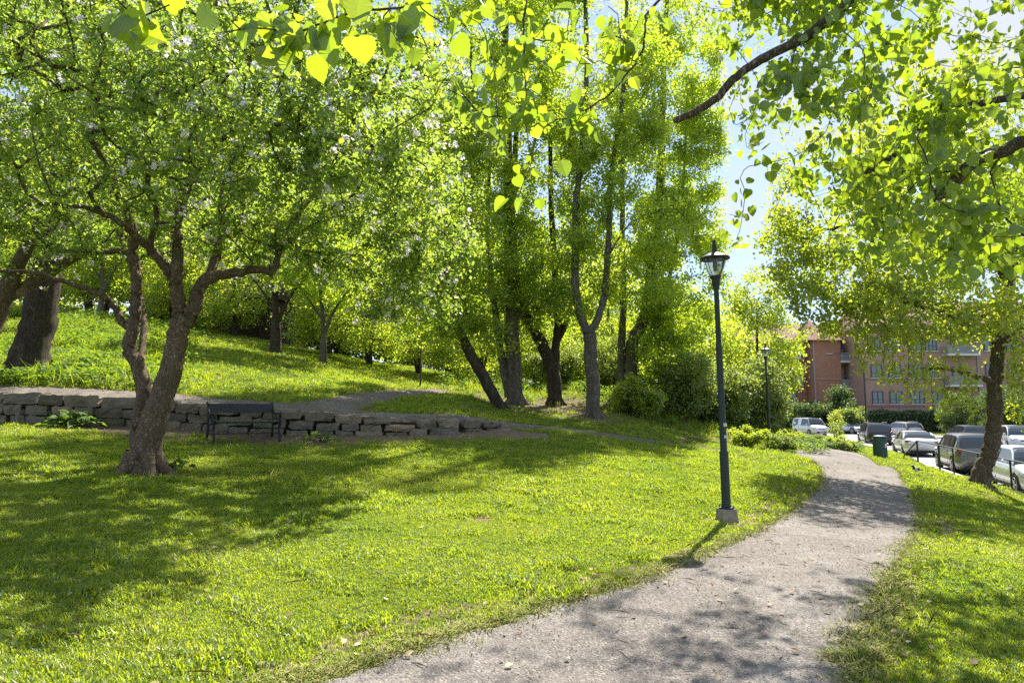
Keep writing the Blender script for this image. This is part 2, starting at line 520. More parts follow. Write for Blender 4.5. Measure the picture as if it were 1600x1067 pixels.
def tps_fit(P, lam=.02):
    n = len(P)
    S = 10.0
    X = P[:, :2] / S
    d = np.linalg.norm(X[:, None] - X[None], axis=2)
    K = np.where(d > 1e-9, d ** 2 * np.log(d + 1e-12), 0) + np.eye(n) * lam * .1
    Q = np.hstack([np.ones((n, 1)), X])
    A = np.zeros((n + 3, n + 3)); A[:n, :n] = K; A[:n, n:] = Q; A[n:, :n] = Q.T
    b = np.zeros(n + 3); b[:n] = P[:, 2]
    w = np.linalg.solve(A, b)
    return X, w, S


_X, _w, _S = tps_fit(CT)


def smooth01(t):
    t = np.clip(t, 0, 1); return t * t * (3 - 2 * t)


def H(x, y):
    x = np.asarray(x, dtype=float); y = np.asarray(y, dtype=float)
    sh = np.broadcast(x, y).shape
    x = np.broadcast_to(x, sh).ravel(); y = np.broadcast_to(y, sh).ravel()
    xc = np.clip(x, -62, 60); yc = np.clip(y, -20, 125)
    out = np.empty(len(x))
    for i in range(0, len(x), 40000):
        q = np.stack([xc[i:i + 40000], yc[i:i + 40000]], 1) / _S
        d = np.linalg.norm(q[:, None] - _X[None], axis=2)
        Kq = np.where(d > 1e-9, d ** 2 * np.log(d + 1e-12), 0)
        out[i:i + 40000] = Kq @ _w[:len(_X)] + _w[-3] + q @ _w[-2:]
    out = np.clip(out, -1.5, 14)
    st = wall_step(x) * smooth01((y - wall_y(x) - .12) / .3)
    st = np.where(x < wall_x[0], WH[0] * smooth01((y - WP[0, 1] - .12) / .3), st)
    out = out + st
    n = road_n(x, y)
    k = smooth01((n + 2.0) / .5)
    k2 = smooth01((n - 8.8) / 1.0)
    out = out * (1 - k) + (-1.4) * k
    out = out * (1 - k2) + (-1.05) * k2
    return out.reshape(sh)


def hz(x, y): return float(H(np.array([x]), np.array([y]))[0])


def hit(u, v, y0=2.5, y1=90):
    """terrain point seen at pixel"""
    d = ray(u, v)
    ys = np.linspace(y0, y1, 1800)
    px = d[0] / d[1] * ys; pz = EYE + d[2] / d[1] * ys
    g = H(px, ys)
    k = np.nonzero(pz <= g)[0]
    i = k[0] if len(k) else len(ys) - 1
    if i > 0:
        a = pz[i - 1] - g[i - 1]; b = pz[i] - g[i]
        t = a / (a - b) if a != b else 0
        yy = ys[i - 1] + t * (ys[i] - ys[i - 1])
    else: yy = ys[i]
    return np.array([d[0] / d[1] * yy, yy, hz(d[0] / d[1] * yy, yy)])


def catmull(P, n=8):
    P = np.asarray(P, dtype=float)
    Q = np.vstack([2 * P[0] - P[1], P, 2 * P[-1] - P[-2]])
    out = []
    for i in range(1, len(Q) - 2):
        for t in np.linspace(0, 1, n, endpoint=False):
            a, b, c, d = Q[i - 1], Q[i], Q[i + 1], Q[i + 2]
            out.append(.5 * ((2 * b) + (c - a) * t + (2 * a - 5 * b + 4 * c - d) * t ** 2 + (-a + 3 * b - 3 * c + d) * t ** 3))
    out.append(Q[-2])
    return np.array(out)


# path edge polylines (unprojected)
PL = [hit(u, v) for u, v in [(445, 1067), (665, 1003), (850, 946), (990, 906), (1090, 866), (1180, 828), (1245, 788), (1278, 755), (1275, 728), (1240, 704)]]
PR = [hit(u, v) for u, v in [(1345, 1067), (1355, 1020), (1378, 965), (1395, 915), (1420, 870), (1437, 830), (1438, 795), (1418, 760), (1370, 724), (1335, 706)]]
PL = [np.array([-4.2, 1.2, 0.05]), np.array([-2.4, 2.8, .05])] + PL
PR = [np.array([-1.2, -1.5, 0]), np.array([.5, 1.2, 0])] + PR
PLs, PRs = catmull(PL, 14), catmull(PR, 14)


def ribbon(name, L, R, mat, nx=18, off=.02, jitter=.05, seed=0, wall_side=None):
    rg = np.random.default_rng(seed)
    n = len(L)
    k = np.arange(n)
    jl = sum(np.sin(k * f + p) for f, p in zip((.33, .71, 1.3, 2.3), rg.uniform(0, 6, 4))) * jitter * .5 + rg.normal(0, jitter * .12, n)
    jr = sum(np.sin(k * f + p) for f, p in zip((.37, .77, 1.2, 2.1), rg.uniform(0, 6, 4))) * jitter * .5 + rg.normal(0, jitter * .12, n)
    D = R[:, :2] - L[:, :2]; wd = np.linalg.norm(D, axis=1, keepdims=True); D = D / wd
    l2 = L[:, :2] - D * jl[:, None]; r2 = R[:, :2] + D * jr[:, None]
    t = np.linspace(0, 1, nx)
    XY = l2[:, None] * (1 - t[None, :, None]) + r2[:, None] * t[None, :, None]
    Z = H(XY[..., 0], XY[..., 1]) + off - (np.abs(t - .5) > .49)[None, :] * (off + .02)
    V = np.dstack([XY, Z]).reshape(-1, 3)
    idx = np.arange(n * nx).reshape(n, nx)
    q = np.stack([idx[:-1, :-1], idx[:-1, 1:], idx[1:, 1:], idx[1:, :-1]], -1).reshape(-1, 4)
    me = mesh_arrays(name, V, q.ravel(), np.arange(len(q)) * 4, mat, smooth=True)
    at = me.attributes.new('edge', 'FLOAT', 'POINT')
    e = np.broadcast_to(np.clip(1 - np.minimum(t, 1 - t) * 9, 0, 1)[None], (n, nx)).ravel()
    at.data.foreach_set('value', e.astype(np.float32))
    o = link(name, me); tag(o, kind='structure')
    return o, XY


main_path, MPXY = ribbon('gravel_path', PLs, PRs, M['gravel'], 26, .014, .09, 3)
main_path['label'] = 'pale gravel footpath curving past the street lamp'


def center_ribbon(name, C, widths, mat, seed, nx=10, jitter=.06):
    C = catmull(C, 10); wds = catmull(np.array(widths)[:, None], 10)[:, 0]
    T = np.gradient(C[:, :2], axis=0); T /= np.linalg.norm(T, axis=1, keepdims=True)
    Nn = np.stack([-T[:, 1], T[:, 0]], 1)
    L = C.copy(); R = C.copy()
    L[:, :2] += Nn * wds[:, None] * .5; R[:, :2] -= Nn * wds[:, None] * .5
    return ribbon(name, L, R, mat, nx, .02, jitter, seed), C, wds


UPC = [np.array([x, wall_y(x) + .42 + .85, 0]) for x in (-22, -17, -12, -9, -7, -5.5, -4)]
UPC += [np.array([x, wall_y(x) + .55 + .6, 0]) for x in (-2.8, -1.6)]
UPC += [hit(u, v) for u, v in [(800, 664), (880, 671), (1000, 687), (1110, 702)]]
(upo, _), UC, UW = center_ribbon('upper_path', UPC, [1.7] * 7 + [1.5, 1.3, 1.3, 1.0, .7, .4], M['trail'], 5)
BRC = [hit(u, v) for u, v in [(455, 640), (520, 633), (565, 624), (620, 615), (690, 610)]]
(bro, _), BC, BW = center_ribbon('branch_path', BRC, [1.6, 1.2, 1.1, 1.0, .8], M['trail'], 8)
BC = BC


def pdist(x, y, C):
    P = np.stack([x, y], 1)
    out = np.full(len(x), 1e9); wi = np.zeros(len(x), dtype=int)
    for i in range(0, len(x), 50000):
        d = np.linalg.norm(P[i:i + 50000, None] - C[None, :, :2], axis=2)
        out[i:i + 50000] = d.min(1); wi[i:i + 50000] = d.argmin(1)
    return out, wi


MC = (PLs + PRs) / 2
MW = np.linalg.norm(PLs - PRs, axis=1)
POLY = np.vstack([PLs[:, :2], PRs[::-1, :2]])


def in_poly(x, y, poly):
    c = np.zeros(len(x), dtype=bool)
    n = len(poly); j = n - 1
    for i in range(n):
        xi, yi = poly[i]; xj, yj = poly[j]
        k = ((yi > y) != (yj > y)) & (x < (xj - xi) * (y - yi) / (yj - yi + 1e-12) + xi)
        c ^= k; j = i
    return c


def edge_noise(x, y, f=2.3): return .5 + .25 * np.sin(x * f + 1.3 * np.sin(y * f * .7)) + .25 * np.sin(y * f * 1.3 + 2 * np.sin(x * f * .8))


def bare(x, y):
    """0..1 bare soil: along the wall, round trunks, beneath the big trees, along trails"""
    x = np.asarray(x, float).ravel(); y = np.asarray(y, float).ravel()
    b = np.zeros(len(x))
    wy = wall_y(x)
    f = np.where((x < wall_x[-1] + 1.5), 1 - np.clip((wy - y) / 3.4, 0, 1), 0) * (y < wy + .2)
    f = f * smooth01((x + 11) / 3 + .35)
    b = np.maximum(b, np.clip(f * 1.25 - .25 * (edge_noise(x, y, 1.9)), 0, .95))
    for cx, cy, r, a in [(APX, APY, .85, 1.0), (1.6, 27.5, 5.0, .75), (-.6, 16.3, 1.3, .5), (2.6, 25, 1.6, .8), (LX, LY, .5, 1.3), (11.6, 17, .9, .5), (*hit(752, 812)[:2], .28, 1.1)]:
        d = np.hypot(x - cx, (y - cy) * 1.2)
        b = np.maximum(b, a * np.clip(1.25 - d / r, 0, 1))
    for C, Wd in ((UC, UW), (BC, BW)):
        d, i = pdist(x, y, C)
        b = np.maximum(b, np.clip(1.2 - np.maximum(d - Wd[i] * .45, 0) / .35, 0, 1) * .8)
    d, i = pdist(x, y, MC)
    e = d - MW[i] * .5
    b = np.maximum(b, np.clip(1.3 - np.abs(e + .05) / .17, 0, 1) * .75)
    return np.clip(b, 0, 1)


_ap = hit(222, 738); APX, APY = _ap[0], _ap[1]
_l = hit(1136, 815); LX, LY = _l[0], _l[1]


def grid_axis(a, b, c, d, fine, coarse_n):
    lo = a - (a * 0 + np.geomspace(1, (a - (-400)) + 1, coarse_n)[::-1] - 1) if False else None
    return None


def axis(lo_far, lo, hi, hi_far, step, n):
    core = np.arange(lo, hi + 1e-6, step)
    g = np.geomspace(step, 1.0 * (lo - lo_far), n)
    left = lo - g[::-1]
    g2 = np.geomspace(step, 1.0 * (hi_far - hi), n)
    return np.concatenate([left, core, hi + g2])


gx = axis(-500, -22, 24, 500, .16, 44)
gy = axis(-300, 1.5, 36, 700, .16, 44)
GX, GY = np.meshgrid(gx, gy)
GZ = H(GX, GY)
idx = np.arange(GX.size).reshape(GX.shape)
q = np.stack([idx[:-1, :-1], idx[:-1, 1:], idx[1:, 1:], idx[1:, :-1]], -1).reshape(-1, 4)
me = mesh_arrays('ground', np.dstack([GX, GY, GZ]).reshape(-1, 3), q.ravel(), np.arange(len(q)) * 4, M['ground'], smooth=True)
at = me.attributes.new('dirt', 'FLOAT', 'POINT')
bb = np.zeros(GX.size); core = (np.abs(GX.ravel()) < 26) & (GY.ravel() > 0) & (GY.ravel() < 40)
bb[core] = bare(GX.ravel()[core], GY.ravel()[core])
at.data.foreach_set('value', bb.astype(np.float32))
ground = tag(link('ground', me), kind='structure')

# road and pavements
def strip(name, n0, n1, z, mat, s0=-60, s1=110, thick=.0, kind='structure'):
    mb = MB()
    ss = np.linspace(s0, s1, 110)
    vs = []
    for s in ss:
        a = road_pt(s, n0); b = road_pt(s, n1)
        vs += [(a[0], a[1], z), (b[0], b[1], z), (a[0], a[1], z - thick), (b[0], b[1], z - thick)]
    fs = []
    for i in range(len(ss) - 1):
        k = i * 4
        fs.append((k, k + 1, k + 5, k + 4))
        if thick:
            fs.append((k, k + 4, k + 6, k + 2)); fs.append((k + 1, k + 3, k + 7, k + 5))
    mb.add(vs, fs)
    o = mb.build(name, mat); tag(o, kind='structure')
    return o


strip('road', -1.15, 9.0, ROAD_Z, M['asphalt'])
strip('pavement', -1.95, -1.28, PAVE_Z, M['pavement'], thick=.5)
strip('kerb', -1.28, -1.12, PAVE_Z + .004, M['kerb'], thick=.4)
strip('far_kerb', 8.9, 9.04, PAVE_Z + .004, M['kerb'], thick=.4)
strip('far_pavement', 9.04, 11.0, PAVE_Z, M['pavement'], thick=.5)

# camera, light, world
cam = bpy.data.cameras.new('camera'); cam.lens = 24; cam.sensor_width = 36; cam.clip_end = 3000; cam.clip_start = .05
co = bpy.data.objects.new('camera', cam); COL.objects.link(co)
co.location = (0, 0, EYE); co.rotation_euler = (math.pi / 2 + PITCH, 0, 0)
SC.camera = co
SUN_EL = math.radians(50.5); SUN_AZ = math.atan2(.413, .911)
sl = bpy.data.lights.new('sun', 'SUN'); sl.energy = 5.0; sl.angle = math.radians(.53); sl.color = (1, .95, .86)
so = bpy.data.objects.new('sun', sl); COL.objects.link(so)
sd = Vector((math.cos(SUN_EL) * math.sin(SUN_AZ), math.cos(SUN_EL) * math.cos(SUN_AZ), math.sin(SUN_EL)))
so.rotation_euler = sd.to_track_quat('Z', 'Y').to_euler(); so.location = (10, 20, 40)
w = bpy.data.worlds.new('World'); SC.world = w; w.use_nodes = True
nt = w.node_tree; nt.nodes.clear()
sky = ND(nt, 'ShaderNodeTexSky', sky_type='NISHITA', sun_disc=False, sun_elevation=SUN_EL, sun_rotation=SUN_AZ)
sky.air_density = 1.0; sky.dust_density = .0; sky.ozone_density = 1.5
tc = ND(nt, 'ShaderNodeTexCoord')
mp = ND(nt, 'ShaderNodeMapping'); mp.inputs['Scale'].default_value = (1, 1, 2.6)
nt.links.new(tc.outputs['Generated'], mp.inputs[0])
cn = noise(nt, 3.2, 8, .62, mp.outputs[0], .35)
cm = ramp(nt, cn, [(.44, 0.0), (.66, .95)])
sb = mixc(nt, sky.outputs[0], (1.45, 1.75, 2.7), .7)
cl = mixc(nt, sb, (2.3, 2.42, 2.62), cm)
bg = ND(nt, 'ShaderNodeBackground', ins={'Strength': .14})
nt.links.new(cl, bg.inputs[0])
wo = ND(nt, 'ShaderNodeOutputWorld'); nt.links.new(bg.outputs[0], wo.inputs[0])
SC.view_settings.view_transform = 'Standard'; SC.view_settings.look = 'None'
SC.view_settings.exposure = 1.4; SC.view_settings.gamma = 1
SC.cycles.max_bounces = 7; SC.cycles.diffuse_bounces = 5; SC.cycles.transmission_bounces = 6; SC.cycles.glossy_bounces = 2
SC.cycles.transparent_max_bounces = 6
SC.cycles.use_adaptive_sampling = True; SC.cycles.adaptive_threshold = .01
SC.cycles.use_denoising = False
try: SC.cycles.denoising_prefilter = 'ACCURATE'
except Exception: pass
SC.cycles.sample_clamp_indirect = 6
SC.cycles.caustics_reflective = False; SC.cycles.caustics_refractive = False

# ------------------------------------------------------------------ trees
LEAF4 = (np.array([[0, 0, 0], [.5, -.5, .06], [1, 0, 0], [.5, .5, .06]]), [(0, 1, 2), (0, 2, 3)])
LEAFQ = (np.array([[0, -.0, 0], [.42, -.5, .04], [1, 0, -.03], [.42, .5, .04]]), [(0, 1, 2, 3)])


def round_leaf():
    """linden leaf: heart-shaped, toothed, slightly cupped; unit length along x"""
    out = []
    pts = [(0.0, 0.0), (-.06, .16), (-.02, .34), (.12, .46), (.24, .47), (.31, .50), (.42, .45), (.50, .46), (.60, .37), (.68, .36), (.78, .24), (.85, .20), (1.02, .0)]
    up = [(x, y) for x, y in pts]
    V = []
    mid = [(0.0, 0), (.3, 0), (.62, 0), (1.02, 0)]
    # right half and left half fan around mid rib
    for x, y in up: V.append((x, y, .10 * y + .10 * abs(y) - .14 * x * x))
    for x, y in up[1:-1]: V.append((x, -y, .20 * y - .14 * x * x))
    V.append((.3, 0, -.02)); V.append((.62, 0, -.06))
    V = [(x, y, z + (.011 if i % 2 else -.008) * (abs(y) > .1)) for i, (x, y, z) in enumerate(V)]
    n = len(up); m0 = n + len(up) - 2; m1 = m0 + 1
    L = lambda i: n + i - 1
    F_ = []
    for a_, b_, c_ in [(0, m0, 1), (1, m0, 2), (2, m0, 3), (3, m0, 4), (4, m0, 5), (5, m0, m1), (5, m1, 6), (6, m1, 7), (7, m1, 8), (8, m1, 9), (9, m1, 10), (10, m1, 11), (11, m1, 12)]:
        F_.append((a_, b_, c_)); 
        q = lambda i: i if i in (0, 12, m0, m1) else L(i)
        F_.append((q(c_), q(b_), q(a_)))
    return np.array(V), F_


def hex_leaf():
    V = np.array([[0, 0, 0], [.2, .40, .07], [.62, .40, .05], [1, 0, -.08], [.62, -.40, .05], [.2, -.40, .07], [.45, 0, -.02]])
    return V, [(0, 6, 2, 1), (6, 3, 2), (0, 5, 4, 6), (6, 4, 3)]


LEAFR = round_leaf()
LEAFH = hex_leaf()


def petals():
    V = [(0, 0, 0)]
    for k in range(10):
        r = 1.0 if k % 2 == 0 else .45
        V.append((r * math.cos(k * math.pi / 5), r * math.sin(k * math.pi / 5), .25 * r))
    return np.array(V), [(0, 1 + k, 1 + (k + 1) % 10) for k in range(10)]


PETAL = petals()


def unit(a): return a / (np.linalg.norm(a, axis=-1, keepdims=True) + 1e-9)


def leaves_mesh(name, P, A, N, S, tmpl, mat, width=.8, rg=RNG, rnd=None):
    if tmpl is LEAFR: zs = rg.uniform(.1, 2.2, len(P)); wd = rg.uniform(.85, 1.1, len(P))
    else: zs = np.ones(len(P)); wd = np.ones(len(P))
    """P positions, A leaf axis, N approximate normal, S length"""
    TV, TF = tmpl
    A = unit(A); B = unit(np.cross(N, A)); Nn = np.cross(A, B)
    n = len(P); k = len(TV)
    V = (P[:, None] + S[:, None, None] * (TV[None, :, 0:1] * A[:, None] + (width * wd[:, None, None]) * TV[None, :, 1:2] * B[:, None] + zs[:, None, None] * TV[None, :, 2:3] * Nn[:, None]))
    lens = np.array([len(f) for f in TF]); flat = np.concatenate([np.array(f) for f in TF])
    loops = (np.arange(n)[:, None] * k + flat[None]).ravel()
    st = np.concatenate([[0], np.cumsum(lens)[:-1]])
    starts = (np.arange(n)[:, None] * lens.sum() + st[None]).ravel()
    if rnd is None: rnd = rg.random(n)
    r = np.repeat(rnd, len(TF))
    return mesh_arrays(name, V.reshape(-1, 3), loops, starts, mat, rnd=r)


class Skel:
    def __init__(s): s.P = []; s.par = []; s.fix = []; s.chains = []
    def limb(s, pts, r0, r1, parent=-1, n=6, wob=0.0, rg=RNG, pw=1.0):
        C = catmull(pts, n)
        if wob:
            C[1:-1] += rg.normal(0, wob, (len(C) - 2, 3))
        L = np.concatenate([[0], np.cumsum(np.linalg.norm(np.diff(C, axis=0), axis=1))]); L /= L[-1]
        ch = []
        if parent >= 0: ch.append(parent)
        for i, p in enumerate(C):
            s.P.append(p); s.par.append(ch[-1] if ch else -1); s.fix.append(r0 + (r1 - r0) * L[i] ** pw); ch.append(len(s.P) - 1)
        s.chains.append((ch, True))
        return ch
    def nearest(s, p):
        d = np.linalg.norm(np.array(s.P) - np.asarray(p)[None], axis=1)
        return int(d.argmin())
    def grow(s, tips, step=.35, curve=.25, up=0.0, rg=RNG, maxn=40000, start_min=0, follow=.45):
        base = np.array(s.P)
        d = np.array([np.min(np.linalg.norm(base[start_min:] - t, axis=1)) for t in tips])
        order = np.argsort(d + rg.random(len(d)) * .3 * (d.mean()))
        cap = len(s.P) + len(tips) * 30
        A = np.zeros((cap, 3)); A[:len(s.P)] = base; cnt = len(s.P)
        dirs = np.zeros((cap, 3))
        for ch, fx in s.chains:
            for a, b in zip(ch[:-1], ch[1:]):
                v = np.array(s.P[b]) - np.array(s.P[a]); dirs[b] = v / (np.linalg.norm(v) + 1e-9)
        tipn = []
        for k in order:
            t = tips[k]
            v = t - A[start_min:cnt]
            dist = np.linalg.norm(v, axis=1)
            # prefer nodes from which the twig goes on in about the same direction
            al = np.einsum('ij,ij->i', v, dirs[start_min:cnt]) / (dist + 1e-6)
            cost = dist * (1.35 - follow * al)
            i = int(cost.argmin()) + start_min
            D = np.linalg.norm(t - A[i])
            n = max(2, int(D / step) + 1); n = min(n, 24)
            c = A[i] + dirs[i] * D * follow + np.array([0, 0, up * D]) + rg.normal(0, curve * D * .22, 3)
            tt = np.linspace(0, 1, n + 1)[1:, None]
            pts = (1 - tt) ** 2 * A[i] + 2 * tt * (1 - tt) * c + tt ** 2 * t
            pts[:-1] += rg.normal(0, step * .09, (n - 1, 3))
            ch = [i]
            prev = A[i]
            for p in pts:
                A[cnt] = p; dv = p - prev; dirs[cnt] = dv / (np.linalg.norm(dv) + 1e-9)
                s.P.append(p); s.par.append(ch[-1]); s.fix.append(0.0); ch.append(cnt); cnt += 1; prev = p
            s.chains.append((ch, False))
            tipn.append(cnt - 1)
        s.tips = tipn
        return tipn
    def radii(s, rt=.005, e=2.4):
        n = len(s.P)
        acc = np.zeros(n)
        has = np.zeros(n, bool)
        par = np.array(s.par)
        for i in range(n):
            if par[i] >= 0: has[par[i]] = True
        r = np.zeros(n)
        # children always have larger index than parents
        for i in range(n - 1, -1, -1):
            a = acc[i]
            ri = rt if a == 0 else a ** (1 / e)
            if s.fix[i] > 0: ri = s.fix[i]
            r[i] = ri
            if par[i] >= 0: acc[par[i]] += ri ** e if s.fix[par[i]] == 0 else 0
        s.R = r
    def mesh(s, name, mat, sides=(16, 6, 4), bumps=.06, minr=0.0, rg=RNG):
        V = []; L = []; ST = []; nv = 0; nl = 0
        P = np.array(s.P)
        for ch, fx in s.chains:
            ch = np.array(ch)
            pts = P[ch].copy(); rr = s.R[ch].copy()
            if len(pts) < 2: continue
            if rr[min(1, len(rr) - 1)] < minr: continue
            if ch[0] != ch.min() or (not fx): rr[0] = min(rr[0], rr[1] * 1.25)
            k = sides[0] if (fx and rr.max() > .05) else (sides[1] if rr.max() > .02 else sides[2])
            if fx and rr[-1] < .03: rr[-1] = rr[-1] * .5
            T = np.gradient(pts, axis=0); T /= np.linalg.norm(T, axis=1, keepdims=True) + 1e-9
            ref = np.array([0, 0, 1.]) if abs(T[0][2]) < .8 else np.array([1., 0, 0])
            U = np.cross(T, ref); U /= np.linalg.norm(U, axis=1, keepdims=True) + 1e-9
            for i in range(1, len(U)):
                if U[i] @ U[i - 1] < 0: U[i] = -U[i]
            Wv = np.cross(T, U)
            th = np.linspace(0, 2 * math.pi, k, endpoint=False)
            rad = np.repeat(rr[:, None], k, 1)
            if fx and rr.max() > .05:
                ii = np.arange(len(rr))[:, None]
                rad = rad * (1 + bumps * (np.sin(th[None] * 3 + ii * .35 + ch[0]) + .7 * np.sin(th[None] * 5 - ii * .6 + 1.3) + .9 * np.sin(ii * .8 + th[None] * 2)) / 1.6 + rg.normal(0, bumps * .4, rad.shape))
            ring = pts[:, None] + rad[..., None] * (np.cos(th)[None, :, None] * U[:, None] + np.sin(th)[None, :, None] * Wv[:, None])
            m = len(pts)
            idx = nv + np.arange(m * k).reshape(m, k)
            q = np.stack([idx[:-1], np.roll(idx[:-1], -1, 1), np.roll(idx[1:], -1, 1), idx[1:]], -1).reshape(-1, 4)
            V.append(ring.reshape(-1, 3)); L.append(q.ravel()); ST.append(nl + np.arange(len(q)) * 4); nl += q.size
            L.append(idx[-1]); ST.append(np.array([nl])); nl += k
            nv += m * k
        return mesh_arrays(name, np.vstack(V), np.concatenate(L), np.concatenate(ST), mat, smooth=True)


def ell(n, c, r, rg, hollow=.0, shell=0.0):
    v = rg.normal(size=(n, 3)); v /= np.linalg.norm(v, axis=1, keepdims=True)
    u = rg.random(n) ** (1 / 3)
    u = np.maximum(u, hollow) if hollow else u
    u = u ** (1 - shell)
    return np.array(c)[None] + v * u[:, None] * np.array(r)[None]


def leaf_cloud(sk, tipn, per, back, sig, size, rg, up=.55, droop=.3, out_c=None):
    """leaves set along the last stretch of each twig"""
    P = np.array(sk.P); par = np.array(sk.par)
    tips = np.array(tipn)
    path = [tips]
    for _ in range(back): path.append(np.where(par[path[-1]] >= 0, par[path[-1]], path[-1]))
    path = np.stack(path, 1)
    n = len(tips) * per
    ti = np.repeat(np.arange(len(tips)), per)
    f = rg.random(n) ** 1.3 * back
    i0 = f.astype(int); i0 = np.minimum(i0, back - 1) if back > 0 else i0 * 0
    fr = f - i0
    a = P[path[ti, i0]]; b = P[path[ti, np.minimum(i0 + 1, back)]]
    pos = a * (1 - fr[:, None]) + b * fr[:, None] + rg.normal(0, sig, (n, 3)) * np.array([1, 1, .7])
    A = rg.normal(size=(n, 3)); A[:, 2] -= droop
    N = rg.normal(size=(n, 3)) * .8; N[:, 2] += up
    S = size * rg.uniform(.45, 1.3, n)
    rn = np.clip(.5 * rg.random(n) + .5 * np.repeat(rg.random(len(tips)), per), 0, 1)
    return pos, A, N, S, rn


TREEN = 0
def finish_tree(name, base, sk, leaves, bark, leafmat, label, cat='tree', group=None, tmpl=LEAF4, width=.75, crown='crown', mats=None, minr=0.0, sides=(14, 6, 3), bumps=.06):
    root = empty(name, base)
    tag(root, label, cat, group)
    b = np.array(base, dtype=float)
    sk.P = [np.array(p) - b for p in sk.P]
    tr = link('trunk', sk.mesh('trunk', bark, sides=sides, minr=minr, bumps=bumps), root)
    P, A, N, S, rn = leaves
    cr = link(crown, leaves_mesh(crown, P - b, A, N, S, tmpl, leafmat, width, rnd=rn), root)
    return root


def copy_tree(o, loc, rz=0.0, sc=1.0, label=None, group=None):
    c = o.copy(); COL.objects.link(c); c.location = [float(x) for x in loc]; c.rotation_euler = (0, 0, rz); c.scale = (sc, sc, sc)
    if label: c['label'] = label
    if group: c['group'] = group
    for ch in list(o.children):
        d = ch.copy(); COL.objects.link(d); d.parent = c
        for g in ch.children:
            e = g.copy(); COL.objects.link(e); e.parent = d
    return c


def pts_px(lst, Y=None):
    return np.array([W(p[0], p[1], p[2] if len(p) > 2 else Y) for p in lst])


# ---- apple tree, front left
rg = np.random.default_rng(21)
sk = Skel()
b0 = np.array([APX, APY, hz(APX, APY)])
YA = APY
main = [tuple(b0 - [0, 0, .15]), tuple(b0 + [0.0, 0, .03])] + [tuple(p) for p in pts_px([(226, 715), (231, 690), (241, 655), (252, 625), (266, 580), (277, 530), (283, 500)], YA)]
def limb_at(px, r0, r1, par_pt=None, n=6, wob=.012, pw=.8):
    pts = pts_px(px) if len(px[0]) == 3 else pts_px(px, YA)
    par = sk.nearest(pts[0]) if len(sk.P) else -1
    return sk.limb(pts, r0, r1, par, n, wob, rg, pw)
C = catmull(main, 5)
ch = sk.limb(main, .27, .145, -1, 5, .006, rg, .45)
for k, r in zip(ch[:14], [.33, .32, .31, .30, .295, .285, .27, .255, .242, .232, .224, .216, .21, .205]): sk.fix[k] = r
for kk in range(6):
    a_ = kk * 1.047 + rg.uniform(-.3, .3); dd_ = np.array([math.cos(a_), math.sin(a_), 0]); bz_ = b0 + [0, 0, .02]
    sk.limb([bz_ + dd_ * .17 + [0, 0, .24], bz_ + dd_ * .31 + [0, 0, .05], bz_ + dd_ * .52 - [0, 0, .09]], .13, .04, -1, 5, .004, rg)
limb_at([(283, 505, YA), (279, 480, YA), (275, 445, YA - .1), (277, 400, YA - .2), (276, 345, YA - .2), (290, 290, YA - .1), (300, 230, YA)], .115, .05)
limb_at([(283, 505, YA), (296, 495, YA), (308, 463, YA + .1), (322, 437, YA + .2), (363, 427, YA + .4), (403, 421, YA + .5), (425, 424, YA + .6), (434, 400, YA + .7), (432, 370, YA + .7)], .13, .04)
limb_at([(318, 445, YA + .1), (335, 410, YA + .4), (345, 360, YA + .8), (350, 290, YA + 1.2), (380, 220, YA + 1.5)], .085, .03)
limb_at([(274, 440, YA), (255, 412, YA - .2), (236, 390, YA - .4), (215, 371, YA - .6), (192, 350, YA - .8), (150, 330, YA - 1), (90, 318, YA - 1.2)], .09, .025)
limb_at([(276, 345, YA), (310, 260, YA), (370, 200, YA), (420, 190, YA + .2), (500, 240, YA + .5)], .05, .02)
limb_at([(434, 400, YA + .7), (470, 330, YA + 1), (540, 270, YA + 1.4), (610, 300, YA + 1.6), (680, 380, YA + 1.8)], .05, .015)
limb_at([(350, 290, YA + 1.2), (420, 130, YA + 1.4), (520, 150, YA + 1.8), (600, 270, YA + 2.0), (650, 330, YA + 2.2)], .05, .015)
# left stem
limb_at([(221, 712, YA + .15), (217, 665, YA + .22), (226, 622, YA + .2), (218, 580, YA + .2), (203, 540, YA + .2), (210, 491, YA + .25), (214, 443, YA + .3), (209, 400, YA + .3), (205, 350, YA + .2), (180, 290, YA), (150, 220, YA)], .15, .05, pw=.7)
limb_at([(196, 510, YA + .2), (185, 490, YA + .2), (168, 468, YA + .1), (141, 454, YA), (89, 436, YA - .2), (44, 424, YA - .4), (-20, 425, YA - .6)], .06, .022)
limb_at([(212, 445, YA + .3), (202, 398, YA + .3), (150, 393, YA + .6), (100, 392, YA + 1), (40, 380, YA + 1.4)], .055, .02)
limb_at([(218, 580, YA + .2), (222, 470, YA + 1.2), (170, 330, YA + 2.6), (120, 200, YA + 3)], .06, .02)
N0 = len(sk.P)
T = []
for c, r, n in [((-5.2, 10.8, 6.3), (5.0, 3.9, 2.6), 1150), ((-7.4, 10.2, 6.6), (3.4, 3.2, 2.6), 420), ((-2.6, 11.6, 4.9), (2.2, 2.2, 1.9), 330), ((-3.0, 11.6, 8.3), (2.2, 1.8, 1.0), 230), ((-5.6, 10.0, 8.7), (2.8, 2.2, .9), 220), ((-1.9, 8.7, 5.5), (1.2, 1.3, 1.3), 150), ((-3.6, 8.0, 5.2), (1.7, 1.2, 1.2), 160), ((-1.7, 12.0, 3.95), (1.25, 1.5, 1.1), 130), ((-4.0, 12.6, 4.4), (2.6, 1.6, 1.3), 160)]:
    T.append(ell(n, c, r, rg, shell=.25))
T = np.vstack(T)
